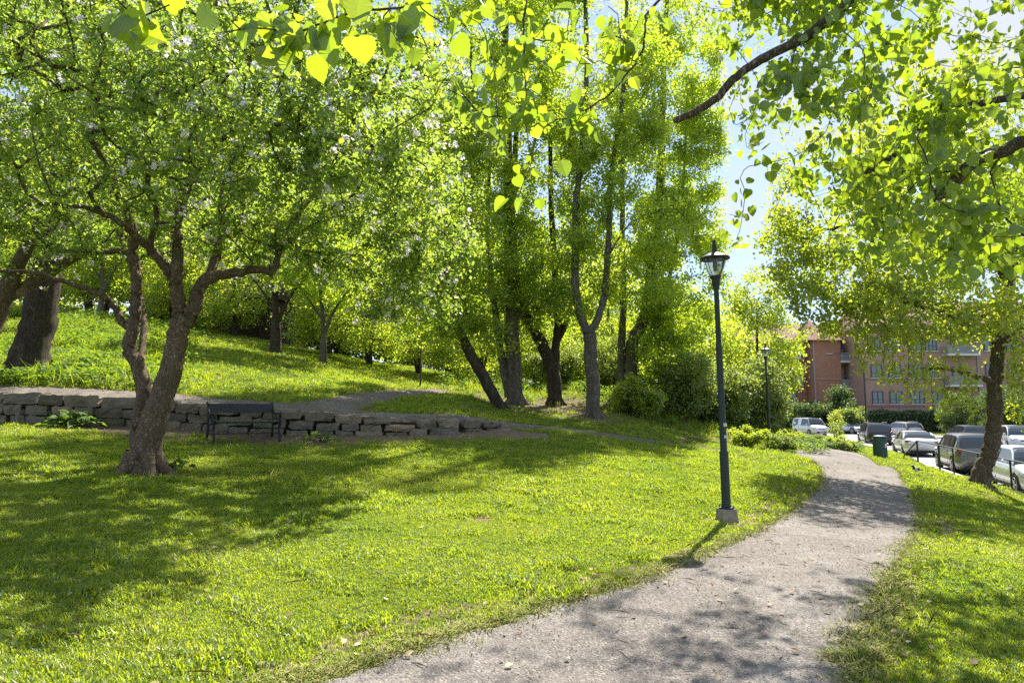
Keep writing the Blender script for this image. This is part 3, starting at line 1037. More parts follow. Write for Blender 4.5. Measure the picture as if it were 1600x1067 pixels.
zmin = np.interp(T[:, 0], [-9, -6.5, -4.5, -3.0, -1.5, 0], [4.0, 4.2, 4.2, 3.6, 3.0, 3.1])
u_ = 800 + F * T[:, 0] / (T[:, 1] * CP + (T[:, 2] - EYE) * SP)
keep = (T[:, 2] > zmin + .2 * np.sin(T[:, 0] * 3)) & (u_ < 735 + 20 * np.sin(T[:, 2] * 3)) & (T[:, 1] > 6.6)
tip = sk.grow(T[keep], .33, .5, .05, rg)
sk.radii(.0075, 2.5)
lv = leaf_cloud(sk, tip, 46, 3, .075, .072, rg, up=.5, droop=.1)
# flowers: tight tufts on twig ends
bl = rg.choice(tip, 1350)
BPs, BNs = [], []
for t in bl:
    c0 = np.array(sk.P[t]) + rg.normal(0, .12, 3)
    k = rg.integers(4, 11)
    d = rg.normal(size=(k, 3)); d[:, 2] += .6; d[:, 1] -= .4
    d = unit(d); BPs.append(c0 + d * .055 * rg.uniform(.5, 1.3, (k, 1))); BNs.append(d)
BPs = np.vstack(BPs); BNs = np.vstack(BNs)
apple = finish_tree('apple_tree', b0, sk, lv, M['bark_apple'], M['leaf_apple'], 'gnarled blossoming apple tree with two leaning stems standing on the open lawn', 'apple tree', sides=(18, 6, 3), bumps=.045)
link('blossom', leaves_mesh('blossom', BPs - b0, np.cross(BNs, rg.normal(size=BNs.shape)), BNs, rg.uniform(.026, .042, len(BPs)), PETAL, M['blossom'], 1.0), apple)

# ---- second apple tree, out to the left, whose crown fills the upper left corner
rg = np.random.default_rng(22)
sk = Skel()
bx, by = -10.8, 13.6; b0 = np.array([bx, by, hz(bx, by)])
sk.limb([b0 - [0, 0, .1], b0 + [.1, 0, 1], b0 + [.3, .1, 2.2], b0 + [.8, 0, 3.4], b0 + [1.5, 0, 5]], .28, .07, -1, 5, .01, rg)
sk.limb([b0 + [.3, .1, 2.2], b0 + [-.6, -.4, 3.6], b0 + [-1.6, -.6, 5]], .14, .05, 8, 5, .01, rg)
sk.limb([b0 + [.5, .1, 2.7], b0 + [1.8, .6, 3.8], b0 + [3.4, 1, 4.6]], .13, .04, 12, 5, .01, rg)
T = np.vstack([ell(520, b0 + [.8, .2, 6.2], (4.6, 3.2, 3.0), rg, shell=.3), ell(220, b0 + [2.8, .8, 7.4], (3.2, 2.6, 2.4), rg, shell=.3)])
T = T[T[:, 2] > b0[2] + 3.1]
tip = sk.grow(T, .4, .5, .05, rg); sk.radii(.0065, 2.5)
lv = leaf_cloud(sk, tip, 62, 3, .12, .08, rg, up=.5, droop=.1)
bl = rg.choice(tip, 420)
BPs, BNs = [], []
for t in bl:
    c0 = np.array(sk.P[t]) + rg.normal(0, .15, 3); k = rg.integers(4, 10)
    d = rg.normal(size=(k, 3)); d[:, 2] += .6; d[:, 1] -= .4
    d = unit(d); BPs.append(c0 + d * .06 * rg.uniform(.5, 1.3, (k, 1))); BNs.append(d)
BPs = np.vstack(BPs); BNs = np.vstack(BNs)
ap2 = finish_tree('apple_tree', b0, sk, lv, M['bark_apple'], M['leaf_apple'], 'another blossoming apple tree whose dense crown fills the upper left corner', 'apple tree')
link('blossom', leaves_mesh('blossom', BPs - b0, np.cross(BNs, rg.normal(size=BNs.shape)), BNs, rg.uniform(.018, .03, len(BPs)), PETAL, M['blossom'], 1.0), ap2)


# ---- big old tree on the bank, left
def simple_tree(seed, base, limbs, ells, per, back, sig, size, bark, leafm, label, name='tree', cat='tree', group=None, step=.5, rt=.007, flare=True, tmpl=LEAFQ, width=.8, up=.5, droop=.2, keepf=None, curve=.35, tup=.05, minr=0.0, e=2.45, crown='crown', shell=.3, flat=None, out=.45):
    rg = np.random.default_rng(seed)
    sk = Skel()
    for i, (pts, r0, r1) in enumerate(limbs):
        pts = [np.asarray(p, float) for p in pts]
        par = -1 if i == 0 or r0 < 0 else sk.nearest(pts[0])
        ch = sk.limb(pts, abs(r0), r1, par, 7, .01 + .0 * i, rg, .7)
        if par < 0 and flare and r0 > .08:
            for kk in range(5):
                a_ = kk * 1.257 + rg.uniform(-.3, .3); r_ = abs(r0)
                bz_ = np.array([base[0], base[1], base[2] - .03])
                dd_ = np.array([math.cos(a_), math.sin(a_), 0])
                c2 = sk.limb([bz_ + dd_ * r_ * .55 + [0, 0, r_ * .8], bz_ + dd_ * r_ * 1.15 + [0, 0, r_ * .12], bz_ + dd_ * r_ * 1.9 - [0, 0, r_ * .4]], r_ * .42, r_ * .15, -1, 4, 0, rg)
            for k, f in zip(ch[:9], (1.4, 1.32, 1.28, 1.2, 1.14, 1.09, 1.06, 1.03, 1.01)): sk.fix[k] *= f
    T = np.vstack([ell(n, c, r, rg, shell=shell) for c, r, n in ells])
    if keepf is not None: T = T[keepf(T)]
    tip = sk.grow(T, step, curve, tup, rg, follow=out); sk.radii(rt, e)
    lv = leaf_cloud(sk, tip, per, back, sig, size, rg, up, droop)
    return finish_tree(name, base, sk, lv, bark, leafm, label, cat, group, tmpl, width, crown, minr=minr, sides=(12, 5, 3))


def upix(T): return 800 + F * T[:, 0] / (T[:, 1] * CP + (T[:, 2] - EYE) * SP)
def vpix(T):
    dep = T[:, 1] * CP + (T[:, 2] - EYE) * SP
    return 533.5 - F * (-(T[:, 1]) * SP + (T[:, 2] - EYE) * CP) / dep


q = hit(45, 580); Yb = q[1]
simple_tree(31, q, [
    ([q - [0, 0, .3], *pts_px([(50, 545, Yb), (62, 490, Yb), (72, 420, Yb), (82, 350, Yb), (95, 250, Yb), (100, 130, Yb), (110, 20, Yb)])], .50, .30),
    (pts_px([(95, 260, Yb), (160, 150, Yb + 1), (240, 60, Yb + 1.5), (300, -40, Yb + 2)]), .18, .06),
    (pts_px([(90, 300, Yb), (20, 200, Yb), (-80, 100, Yb), (-150, 0, Yb)]), .18, .06)],
    [(W(110, 60, Yb), (5.5, 4, 5.0), 420), (W(0, 150, Yb), (4, 3.5, 3.5), 160), (W(250, 120, Yb + 2), (3.8, 3, 3.5), 160)],
    60, 3, .3, .12, M['bark_dark'], M['leaf_lime'], 'massive old dark-trunked tree standing on the bank at the far left', 'old_tree')

# ---- the group of tall lindens in the middle
def lime(seed, px, Y, limbs_px, top, crownc, label, r0, bark='bark_dark', n=420, per=46, extra=None, base=None, size=.118):
    b = hit(px[0], px[1], Y - 4, Y + 6) if base is None else base
    Yb = b[1]
    L = []
    for i, (lp, ra, rb) in enumerate(limbs_px):
        P = pts_px([(a[0], a[1], Yb + (a[2] if len(a) > 2 else 0)) for a in lp])
        if i == 0: P = np.vstack([[b - [0, 0, .25]], [b + [0, 0, .02]], P])
        L.append((P, ra, rb))
    rgc = np.random.default_rng(seed + 500)
    E = []
    for c, r, k in crownc(Yb):
        E.append((c, r, int(k * .75)))
        nc = max(5, k // 22)
        for cc in ell(nc, c, np.array(r) * 1.05, rgc, hollow=.55):
            rr_ = rgc.uniform(.55, 1.05); E.append((cc, (rr_ * 1.25, rr_ * 1.1, rr_ * .6), max(6, int(k * .75 / nc))))
    return simple_tree(seed, b, L, E, per, 3, .19, size, M[bark], M['leaf_lime'], label, 'linden_tree', 'linden tree', 'tall lindens growing close together in the middle of the park',
                       step=.5, rt=.006, out=.15, keepf=lambda T: (upix(T) < 1142 + 14 * np.sin(T[:, 2] * 2.1)) & (vpix(T) < 590) & ((vpix(T) < 545) | (upix(T) > 760)), curve=.4)


lime(41, (780, 637), 25, [
    ([(762, 600), (738, 560), (718, 515), (700, 470), (690, 420, .5), (682, 350, 1)], .25, .12),
    ([(700, 470), (720, 400, .5), (735, 320, 1), (740, 200, 1), (735, 60, 1)], .11, .04)],
    0, lambda Y: [(W(715, 490, Y), (1.9, 1.5, 1.8), 110), (W(700, 330, Y), (2.6, 2.6, 4.2), 300), (W(730, 100, Y), (2.2, 2.4, 5.0), 220)],
    'linden leaning steeply to the left with a mossy slanting trunk, leftmost of the group', .25)
lime(42, (806, 631), 26.5, [
    ([(803, 585), (800, 530), (801, 470), (797, 400), (796, 320), (793, 230), (790, 120), (788, 0), (785, -150)], .36, .10),
    ([(796, 620), (784, 560), (776, 500), (768, 440), (762, 360, 1), (765, 250, 1), (770, 120, 1)], -.19, .05),
    ([(796, 320), (830, 240), (850, 150), (860, 40)], .08, .03)],
    0, lambda Y: [(W(790, 130, Y), (2.9, 2.8, 6.5), 420), (W(775, 370, Y + .5), (2.3, 2.4, 3.6), 190), (W(830, 430, Y), (1.6, 1.4, 2.4), 90), (W(785, 495, Y + .5), (1.6, 1.2, 1.2), 50)],
    'linden with a straight pale grey trunk beside a black second stem', .36, bark='bark_grey')
lime(43, (867, 632), 28, [
    ([(866, 600), (860, 570), (848, 540), (832, 510), (815, 478), (806, 430), (800, 350, .8), (805, 240, 1), (815, 100, 1)], .33, .07),
    ([(866, 590), (868, 540), (872, 505), (868, 440), (862, 340), (860, 220), (862, 80)], .2, .06),
    ([(872, 530), (886, 500), (893, 470), (897, 400, .5)], .15, .05)],
    0, lambda Y: [(W(850, 230, Y), (3.2, 2.8, 6.5), 360), (W(855, 450, Y), (2.4, 2.2, 2.5), 160)],
    'linden with a black V-shaped trunk set back between its neighbours', .33)
lime(44, (927, 652), 24.5, [
    ([(927, 610), (924, 570), (922, 530), (919, 515)], .27, .235),
    ([(919, 520), (906, 492), (899, 450), (899, 400), (900, 330), (905, 270), (912, 200), (917, 120), (915, 20), (912, -100)], .165, .07),
    ([(921, 520), (935, 495), (945, 455), (949, 410), (952, 350), (953, 300), (960, 240), (972, 160), (978, 60), (980, -60)], .15, .06),
    ([(905, 270), (890, 225), (870, 190), (855, 165)], .05, .02), ([(955, 270), (990, 230), (1020, 205)], .05, .02), ([(949, 400), (985, 350), (1030, 330)], .05, .02)],
    0, lambda Y: [(W(925, 100, Y), (3.0, 2.6, 6.0), 330), (W(985, 330, Y + .5), (2.3, 2.2, 4.0), 170), (W(895, 400, Y + .5), (1.8, 1.6, 2.6), 120), (W(940, 250, Y + .5), (2.4, 1.8, 2.6), 120)],
    'linden forking into two tall stems, nearest the lawn', .27, bark='bark_grey')
lime(45, (985, 622), 27.5, [
    ([(984, 600), (986, 565), (990, 530), (1003, 505), (1014, 460), (1020, 400), (1030, 300), (1035, 180), (1040, 40), (1045, -60)], .36, .07),
    ([(972, 610), (970, 570), (972, 530), (974, 450), (972, 330), (976, 180), (985, 20)], -.2, .06),
    ([(1000, 555), (1015, 530), (1030, 500), (1045, 440), (1060, 360), (1070, 250), (1075, 120)], .12, .04)],
    0, lambda Y: [(W(1090, 260, Y), (1.5, 2.0, 4.6), 220), (W(1035, 150, Y), (3.0, 2.7, 6.0), 430), (W(1065, 400, Y), (2.3, 2.3, 4.2), 320), (W(1060, 520, Y), (2.0, 1.8, 1.9), 120), (W(1000, 450, Y), (2.2, 1.6, 2.2), 100)],
    'linden with a tan hollow trunk and a leafy right side down to the bushes', .36, bark='bark_grey', per=56)

# ---- leaning tree by the fence on the right
q = hit(1530, 757, 14, 20); Yr = q[1]
simple_tree(51, q, [
    ([q - [0, 0, .2], *pts_px([(1534, 735, Yr), (1544, 715, Yr), (1550, 690, Yr), (1554, 650, Yr), (1554, 610, Yr), (1557, 570, Yr), (1564, 510, Yr), (1575, 440, Yr), (1590, 370, Yr), (1600, 300, Yr)])], .205, .12),
    (pts_px([(1553, 598, Yr), (1538, 591, Yr - .2), (1515, 586, Yr - .5), (1485, 577, Yr - 1), (1440, 575, Yr - 1.5)]), .09, .03),
    (pts_px([(1566, 505, Yr), (1545, 492, Yr), (1510, 497, Yr - .3), (1465, 487, Yr - .8), (1400, 470, Yr - 1), (1330, 478, Yr - 1.2)]), .10, .025),
    (pts_px([(1575, 440, Yr), (1530, 380, Yr), (1460, 330, Yr), (1380, 320, Yr), (1300, 360, Yr)]), .10, .03),
    (pts_px([(1560, 540, Yr), (1620, 500, Yr), (1700, 480, Yr), (1780, 460, Yr)]), .10, .03),
    (pts_px([(1575, 440, Yr), (1540, 360, Yr + 1), (1480, 270, Yr + 2), (1420, 180, Yr + 2)]), .10, .03)],
    [(W(1380, 330, Yr), (3.9, 2.8, 2.4), 400), (W(1540, 250, Yr + 1), (4.0, 3.2, 3.4), 380), (W(1430, 490, Yr - 1), (2.5, 2.0, .8), 180), (W(1310, 440, Yr - .5), (1.8, 1.6, .8), 100), (W(1620, 420, Yr), (2.4, 2.5, 2.6), 200), (W(1240, 400, Yr), (.9, 1.2, 1.2), 40)],
    40, 3, .14, .092, M['bark_right'], M['leaf_right'], 'tree with a curved trunk leaning beside the railing by the street', 'street_tree', step=.3, tmpl=LEAFH, width=.9,
    keepf=lambda T: (vpix(T) < 575) & (upix(T) > 1188 + 15 * np.sin(T[:, 2] * 4)), curve=.5, tup=.0, droop=.8, rt=.0055)
srt = [o for o in COL.objects if o.name.startswith('street_tree')][0]
# hanging sprays of the same tree
rgs = np.random.default_rng(53)
Ps, rn_ = [], []
skh = MB()
for (u, v0, v1, Y) in [(1352, 470, 585, Yr - 1.5), (1368, 490, 560, Yr - 1), (1382, 500, 600, Yr - 1.6), (1395, 520, 600, Yr - 1.2), (1412, 480, 625, Yr - 1.6), (1428, 500, 610, Yr - 1), (1446, 510, 600, Yr - 1.8), (1462, 560, 650, Yr - 1.4), (1478, 560, 640, Yr - 1.2), (1497, 560, 625, Yr - 1.5), (1512, 575, 640, Yr - 1.4),
                       (1340, 480, 560, Yr - 1.2), (1590, 520, 650, Yr - .5), (1580, 530, 610, Yr - .8), (1604, 520, 640, Yr - .5), (1595, 560, 660, Yr - 1.1), (1325, 470, 520, Yr - 1), (1285, 455, 520, Yr - 1), (1265, 470, 510, Yr - 1), (1240, 450, 500, Yr - .8)]:
    a = W(u, v0, Y); b = W(u + rgs.uniform(-8, 8), v1, Y + rgs.uniform(-.3, .3))
    c = catmull([a, a * .5 + b * .5 + rgs.normal(0, .08, 3), b], 8)
    skh = MB(); skh.tube([p - q for p in c], .005, 3); skh.build('hanging_twig', M['twig'], srt)
    k = int(115 * np.linalg.norm(b - a))
    f = rgs.random(k) * (len(c) - 1); i0 = f.astype(int); fr = (f - i0)[:, None]
    Ps.append(c[i0] * (1 - fr) + c[np.minimum(i0 + 1, len(c) - 1)] * fr + rgs.normal(0, .085, (k, 3)))
Ps = np.vstack(Ps); k = len(Ps); A = rgs.normal(size=(k, 3)); A[:, 2] -= 1.2; N = rgs.normal(size=(k, 3)); N[:, 2] += .2
spr = link('hanging_foliage', leaves_mesh('hanging_foliage', Ps - q, A, N, .085 * rgs.uniform(.7, 1.2, k), LEAFH, M['leaf_right'], .9, rnd=rgs.random(k)), srt)

# ---- near linden: its boughs reach in from the right and overhead
rg = np.random.default_rng(61)
sk = Skel()
nb = np.array([9.0, 5.6, hz(9.0, 5.6)])
sk.limb([nb - [0, 0, .2], nb + [0, 0, 1.2], nb + [-.1, 0, 3], nb + [-.2, .1, 5], nb + [-.2, .2, 8], nb + [0, .3, 11]], .42, .12, -1, 6, .01, rg)
def bough(pts, r0, r1, wob=.01, n=6):
    pts = [np.asarray(p, float) for p in pts]
    return sk.limb(pts, r0, r1, sk.nearest(pts[0]), n, wob, rg, .8)
bough([nb + [-.2, .1, 5], (7.0, 5.2, 5.9), (5.2, 5.0, 5.75), *pts_px([(1400, -60, 5.0), (1330, 0, 5.0), (1262, 56, 5.0), (1200, 88, 5.0), (1150, 120, 5.0), (1120, 153, 5.0), (1080, 178, 5.0), (1053, 189, 5.0)])], .13, .026, .003)
bough([nb + [-.1, 0, 3.4], (7.2, 5.0, 4.4), (5.6, 4.9, 4.35), *pts_px([(1700, 140, 4.9), (1600, 150, 4.8), (1550, 158, 4.8), (1500, 170, 4.8), (1450, 195, 4.8), (1420, 212, 4.8), (1400, 240, 4.8), (1375, 258, 4.8), (1350, 271, 4.8)])], .08, .018, .003)
bough([nb + [-.05, 0, 2.8], (7.2, 5.6, 3.7), (5.8, 5.6, 3.75), *pts_px([(1700, 215, 5.4), (1600, 222, 5.4), (1570, 236, 5.4), (1535, 245, 5.4), (1505, 268, 5.4), (1485, 292, 5.4), (1470, 303, 5.4), (1456, 306, 5.4)])], .10, .045, .003)
bough([nb + [-.2, .1, 5.2], (6.5, 4.5, 6.4), (3.5, 3.8, 5.5), (1.4, 3.4, 4.45), (.4, 3.3, 3.98), (-.3, 3.1, 3.78)], .10, .012, .01)
bough([(3.5, 3.8, 5.5), (2.0, 2.8, 4.2), (.8, 2.1, 3.35), (.1, 1.9, 2.98), (-.5, 1.8, 2.86)], .04, .006, .008)
bough([(1.4, 3.4, 4.45), *pts_px([(1028, 4, 3.3), (1010, 28, 3.25), (1004, 75, 3.2), (985, 110, 3.2), (955, 145, 3.2), (915, 172, 3.2), (880, 185, 3.2), (845, 190, 3.2)])], .012, .003, .004, 4)
bough([(.0, 3.2, 3.88), *pts_px([(822, -12, 3.2), (818, 30, 3.2), (819, 90, 3.2), (821, 150, 3.2), (823, 205, 3.2), (830, 235, 3.2)])], .007, .0025, .003, 4)
bough([(.1, 1.9, 2.98), *pts_px([(740, -30, 1.85), (690, -8, 1.82), (640, 10, 1.8), (580, 16, 1.8), (520, 30, 1.8), (470, 48, 1.8), (400, 45, 1.8), (350, 50, 1.8)])], .006, .0022, .002, 4)
bough([(-.5, 1.8, 2.86), *pts_px([(440, -60, 1.8), (330, -50, 1.8), (260, -30, 1.8), (230, 0, 1.8), (222, 30, 1.8)])], .005, .002, .002, 4)
bough([nb + [-.2, .2, 8], (7.8, 8.2, 9.3), (6.2, 10.8, 10.0), (4.6, 12.6, 10.4)], .10, .03)
nstart = len(sk.P)
# tips of the twigs
def vs(n, ur, vr, yr):
    u = rg.uniform(*ur, n); v = rg.uniform(*vr, n); Y = rg.uniform(*yr, n)
    return np.array([W(a, b, c) for a, b, c in zip(u, v, Y)])
T = np.vstack([vs(34, (1120, 1260), (-60, 100), (5, 7.5)), vs(40, (1150, 1290), (-60, 215), (8, 11)), vs(26, (1230, 1340), (-140, 200), (4.4, 6.5)), vs(100, (1330, 1720), (-200, 150), (4.0, 8.0)), vs(62, (1250, 1480), (110, 330), (4.4, 7.5)), vs(75, (1440, 1760), (120, 430), (4.0, 8)),
               vs(6, (1150, 1230), (120, 250), (4.6, 5.6)), vs(70, (1310, 1640), (290, 430), (5, 9)), vs(40, (1250, 1800), (-400, -100), (5.5, 9.5)),
               vs(130, (1260, 1700), (-250, 160), (8, 12.5)), vs(80, (1270, 1640), (160, 400), (8, 11.5))])
uu, vv = upix(T), vpix(T)
T = np.vstack([T, ell(130, (5.2, 12.2, 10.2), (2.7, 2.6, 1.3), rg), ell(30, (2.9, 9.6, 9.2), (1.3, 1.5, .7), rg), ell(40, (7.6, 9.0, 9.3), (2, 2.5, 1.2), rg)])
uu, vv = upix(T), vpix(T)
keep = ~((uu < 1245) & (vv > 235)) & ~((uu < 1235) & (vv > 100) & (rg.random(len(T)) < .4) & (vv < 700))
tipR = sk.grow(T[keep], .14, .55, -.03, rg, start_min=0)
# over the middle of the picture
Tm = [W(u, v, Y) for u, v, Y in [(805, 20, 3.2), (830, 60, 3.2), (800, 110, 3.2), (822, 140, 3.2), (790, 185, 3.2), (835, 200, 3.2), (775, 245, 3.2), (828, 262, 3.2), (812, 300, 3.2), (760, 60, 3.1), (775, 150, 3.1), (850, 95, 3.1), (858, 30, 3.1),
      (880, 175, 3.2), (895, 205, 3.2), (915, 165, 3.2), (940, 60, 3.2), (925, 100, 3.2), (960, 105, 3.2), (985, 85, 3.2), (862, 200, 3.2), (935, 190, 3.2), (980, 30, 3.2), (1010, 15, 3.2), (950, 10, 3.2), (890, 20, 3.2), (728, 25, 3.1), (700, 140, 2.9), (735, 175, 3.0), (705, 130, 3.0), (680, 150, 3.0), (1040, 10, 3.4), (770, 10, 3.2), (870, 60, 3.2), (900, 50, 3.2), (745, 95, 3.1), (810, 165, 3.2), (845, 150, 3.2), (780, 215, 3.2), (900, 90, 3.2), (970, 60, 3.2),
      (1150, 375, 5), (1140, 335, 5), (1165, 300, 5), (1158, 350, 5), (1170, 260, 4.9)]]
tipM = sk.grow(np.array(Tm), .09, .5, -.02, rg)
Tl = [W(u, v, 1.8) for u, v in [(205, 30), (235, 35), (365, 25), (390, 48), (440, 30), (470, 45), (420, 72), (525, 28), (510, 55), (560, 35), (600, 25), (590, 50), (630, 30), (660, 15), (690, 35), (455, 15), (540, 10), (215, 5), (265, 8), (655, 60), (480, 75), (620, 62)]]
tipL = sk.grow(np.array(Tl), .05, .5, -.02, rg)
sk.radii(.0022, 2.3)


def near_leaves(tipn, per, back, sig, size, spread=1.0):
    p, a, n, s, r = leaf_cloud(sk, tipn, per, back, sig, size, rg, .3, 1.3)
    a[:, 0:2] *= .8
    n[:, 1] -= .35
    return p, a, n, s, r


L1 = near_leaves(tipR, 17, 4, .085, .078)
L2 = near_leaves(tipM, 5, 2, .05, .07)
L3 = near_leaves(tipL, 3, 1, .035, .078)
lv = tuple(np.concatenate([a, b, c]) for a, b, c in zip(L1, L2, L3))
finish_tree('linden_tree', nb, sk, lv, M['bark_right'], M['leaf_near'], 'big linden whose large-leaved boughs hang in from the right and overhead', 'linden tree', tmpl=LEAFR, width=1.0, sides=(14, 7, 5), bumps=.025)

# ---- background trees
def back_tree(seed, H_=9, R=3.2, size=.15, n=190, per=55, leaf='leaf_back', bark='bark_dark', low=.18, label='x', stems=1, name='background_tree', cat='tree'):
    z0 = np.zeros(3)
    rg0 = np.random.default_rng(seed)
    L = [([z0 - [0, 0, .3], z0 + [.1, 0, H_ * .2], z0 + [.0, .2, H_ * .5], z0 + [.2, 0, H_ * .85]], .028 * H_, .04)]
    for k in range(stems - 1):
        a = rg0.uniform(0, 6.28)
        L.append(([z0 + [.15 * math.cos(a), .15 * math.sin(a), -.2], z0 + [.6 * math.cos(a), .6 * math.sin(a), H_ * .25], z0 + [1.2 * math.cos(a), 1.2 * math.sin(a), H_ * .6]], -.015 * H_, .02))
    E = [(np.array([0, 0, H_ * .58]), (R, R, H_ * .40), n)]
    for k in range(8):
        a = rg0.uniform(0, 6.28); r = R * rg0.uniform(.4, .8)
        E.append((np.array([r * math.cos(a), r * math.sin(a), H_ * (rg0.uniform(low + .12, .9) if k % 2 else rg0.uniform(low + .03, .35))]), (R * .45, R * .45, H_ * .13), n // 6))
    return simple_tree(seed, z0, L, E, per, 2, .045 * H_, size, M[bark], M[leaf], label, name, cat, step=.7, rt=.012, keepf=lambda T: T[:, 2] > H_ * low, minr=.014)


BT = [back_tree(71, 10, 3.4, .2, 170, 40, low=.06), back_tree(72, 8, 3.2, .19, 135, 32, low=.03, stems=3), back_tree(73, 14, 3.8, .24, 260, 44, low=.08)]
GB = 'leafy trees growing behind the grassy bank'
BTL = [  # u, v(base), Y, kind, scale, rz, label
    (40, 470, 42, 2, 1.0, 0.3, 'tall sunlit tree rising behind the old dark trunk'),
    (150, 478, 40, 1, 1.1, 1.3, 'low-branching sunlit tree seen between the old trunk and the apple stems'),
    (250, 500, 44, 2, 1.0, 2.0, 'tall tree behind the apple tree where the bank is highest'),
    (345, 512, 46, 1, 1.1, 4.0, 'broad leafy tree next to the red-roofed house on the crest'),
    (500, 558, 38, 0, .85, .5, 'leafy tree on the crest right of the dark shed'),
    (455, 545, 52, 2, 1.0, 1.0, 'tall tree rising behind the dark shed'),
    (575, 585, 39, 1, .9, 2.5, 'several-stemmed tree at the foot of the bank'),
    (640, 600, 44, 2, .95, 5.2, 'tall tree behind the slim sapling'),
    (705, 605, 40, 1, .95, 3.5, 'low leafy tree behind the leaning linden'),
    (760, 610, 50, 2, 1.0, .9, 'tall tree filling the gap behind the pale linden trunk'),
    (840, 615, 42, 1, 1.0, 2.2, 'leafy tree seen between the black linden trunks'),
    (900, 618, 50, 2, 1.0, 4.4, 'tall tree behind the forked linden'),
    (950, 622, 43, 0, .95, 5.9, 'round leafy tree right behind the hollow linden'),
    (1030, 630, 40, 1, 1.0, 1.6, 'leafy tree behind the bright bush'),
    (1085, 636, 36, 1, .85, 3.1, 'sunlit several-stemmed tree right of the linden group'),
    (1090, 636, 52, 0, 1.05, .2, 'round tree further back right of the lindens'),
    (-80, 470, 36, 0, 1.2, 1.1, 'leafy tree at the very edge beyond the old tree'),
    (1135, 650, 46, 1, 1.0, 5.0, 'leafy tree behind the near street lamp'),
]
for i, (u, v, Y, kd, s, rz, lab) in enumerate(BTL):
    if u < 770: Y += 11; s *= 1.1
    x = ray(u, 640)[0] / ray(u, 640)[1] * Y
    loc = (x, Y, hz(x, Y) - .05)
    if i in (0, 1, 4):
        pass
    copy_tree(BT[kd], loc, rz, s, lab, GB)
# dense tree behind the far lamp
q = np.array([14.3, 40.0, hz(14.3, 40.0)])
simple_tree(75, q, [([q - [0, 0, .2], q + [0, 0, 2], q + [.1, 0, 4.5], q + [.2, 0, 7.5]], .2, .05)],
            [(q + [0, 0, 4.9], (2.7, 2.6, 3.7), 260), (q + [.8, 0, 3.2], (1.9, 1.8, 2.0), 100), (q + [-1.2, 0, 3.0], (2.4, 1.8, 2.2), 120), (q + [.3, 0, 8.2], (2.0, 1.8, 1.8), 70)],
            60, 2, .24, .14, M['bark_dark'], M['leaf_right'], 'dense round bright green tree behind the far street lamp', 'round_tree', step=.6, minr=.01)
# more trees across the street, right of the brick building
for (u, Y, s, rz, sd, lab) in [(1500, 66, .42, 0, 77, 'dark shrubby tree in front of the brick building, left of the leaning trunk'), (1575, 62, .48, 2, 78, 'dark shrubby tree behind the white van, right of the leaning trunk')]:
    x = (u - 800) / F * Y
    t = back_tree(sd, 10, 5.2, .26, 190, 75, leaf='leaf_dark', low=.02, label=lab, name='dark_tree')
    t.location = (x, Y, -.9); t.scale = (s, s, s); t.rotation_euler = (0, 0, rz)
    t['group'] = 'dark trees across the street'
# small trees on the crest
for (seed, u, v, Y, h, sp, lab) in [(81, 504, 566, 30.0, 6.5, 2.4, 'small tree forking low on the crest of the bank'), (82, 157, 495, 33.5, 7.5, 2.2, 'slender tree high on the bank between the old tree and the apple stems'), (83, 430, 552, 32.5, 8, 2.6, 'dark-stemmed tree on the crest in front of the shed')]:
    q = hit(u, v, Y - 6, Y + 4)
    simple_tree(seed, q, [([q - [0, 0, .2], q + [.02, 0, 1.2], q + [-.1, 0, 2.6], q + [-.4, 0, h * .75]], .17 if seed != 83 else .26, .05), ([q + [.0, 0, 1.2], q + [.5, 0, 2.4], q + [1.3, 0, 3.6]], .1, .04), ([q + [-.05, 0, 1.9], q + [-.8, .3, 2.9], q + [-1.5, .3, 3.8]], .08, .03)],
                [(q + [0, 0, h * .72], (sp, sp, h * .33), 190)], 80, 2, .24, .12, M['bark_grey' if seed != 83 else 'bark_dark'], M['leaf_lime'], lab, 'small_tree', step=.5, minr=.006)
q = hit(657, 605, 24, 34)
simple_tree(84, q, [([q - [0, 0, .1], q + [.0, 0, 1.5], q + [0, 0, 3.4], q + [.03, 0, 5]], .05, .02)], [(q + [0, 0, 4.6], (.9, .9, 1.2), 50)], 60, 2, .15, .10, M['bark_grey'], M['leaf_lime'], 'slim straight sapling where the side path ends', 'sapling', flare=False)


# ---- far woods closing the horizon
rgf = np.random.default_rng(88)
n = 17000
x = rgf.uniform(-70, 20, n); y = 61 + .12 * x + rgf.uniform(0, 7, n)
tp = 6.5 + 1.8 * np.sin(x * .35) + 1.3 * np.sin(x * .83 + 1) + .9 * np.sin(x * 1.9)
P = np.stack([x, y, H(x, y) + tp * rgf.random(n) ** .8 - .2], 1)
A = rgf.normal(size=(n, 3)); A[:, 2] -= .3; N = rgf.normal(size=(n, 3)); N[:, 2] += .4
fw = link('woods', leaves_mesh('woods', P, A, N, .42 * rgf.uniform(.5, 1.2, n), LEAFQ, M['leaf_back'], .8, rnd=rgf.random(n)))
tag(fw, 'dense green woodland closing the view behind the park', None, None, 'stuff')


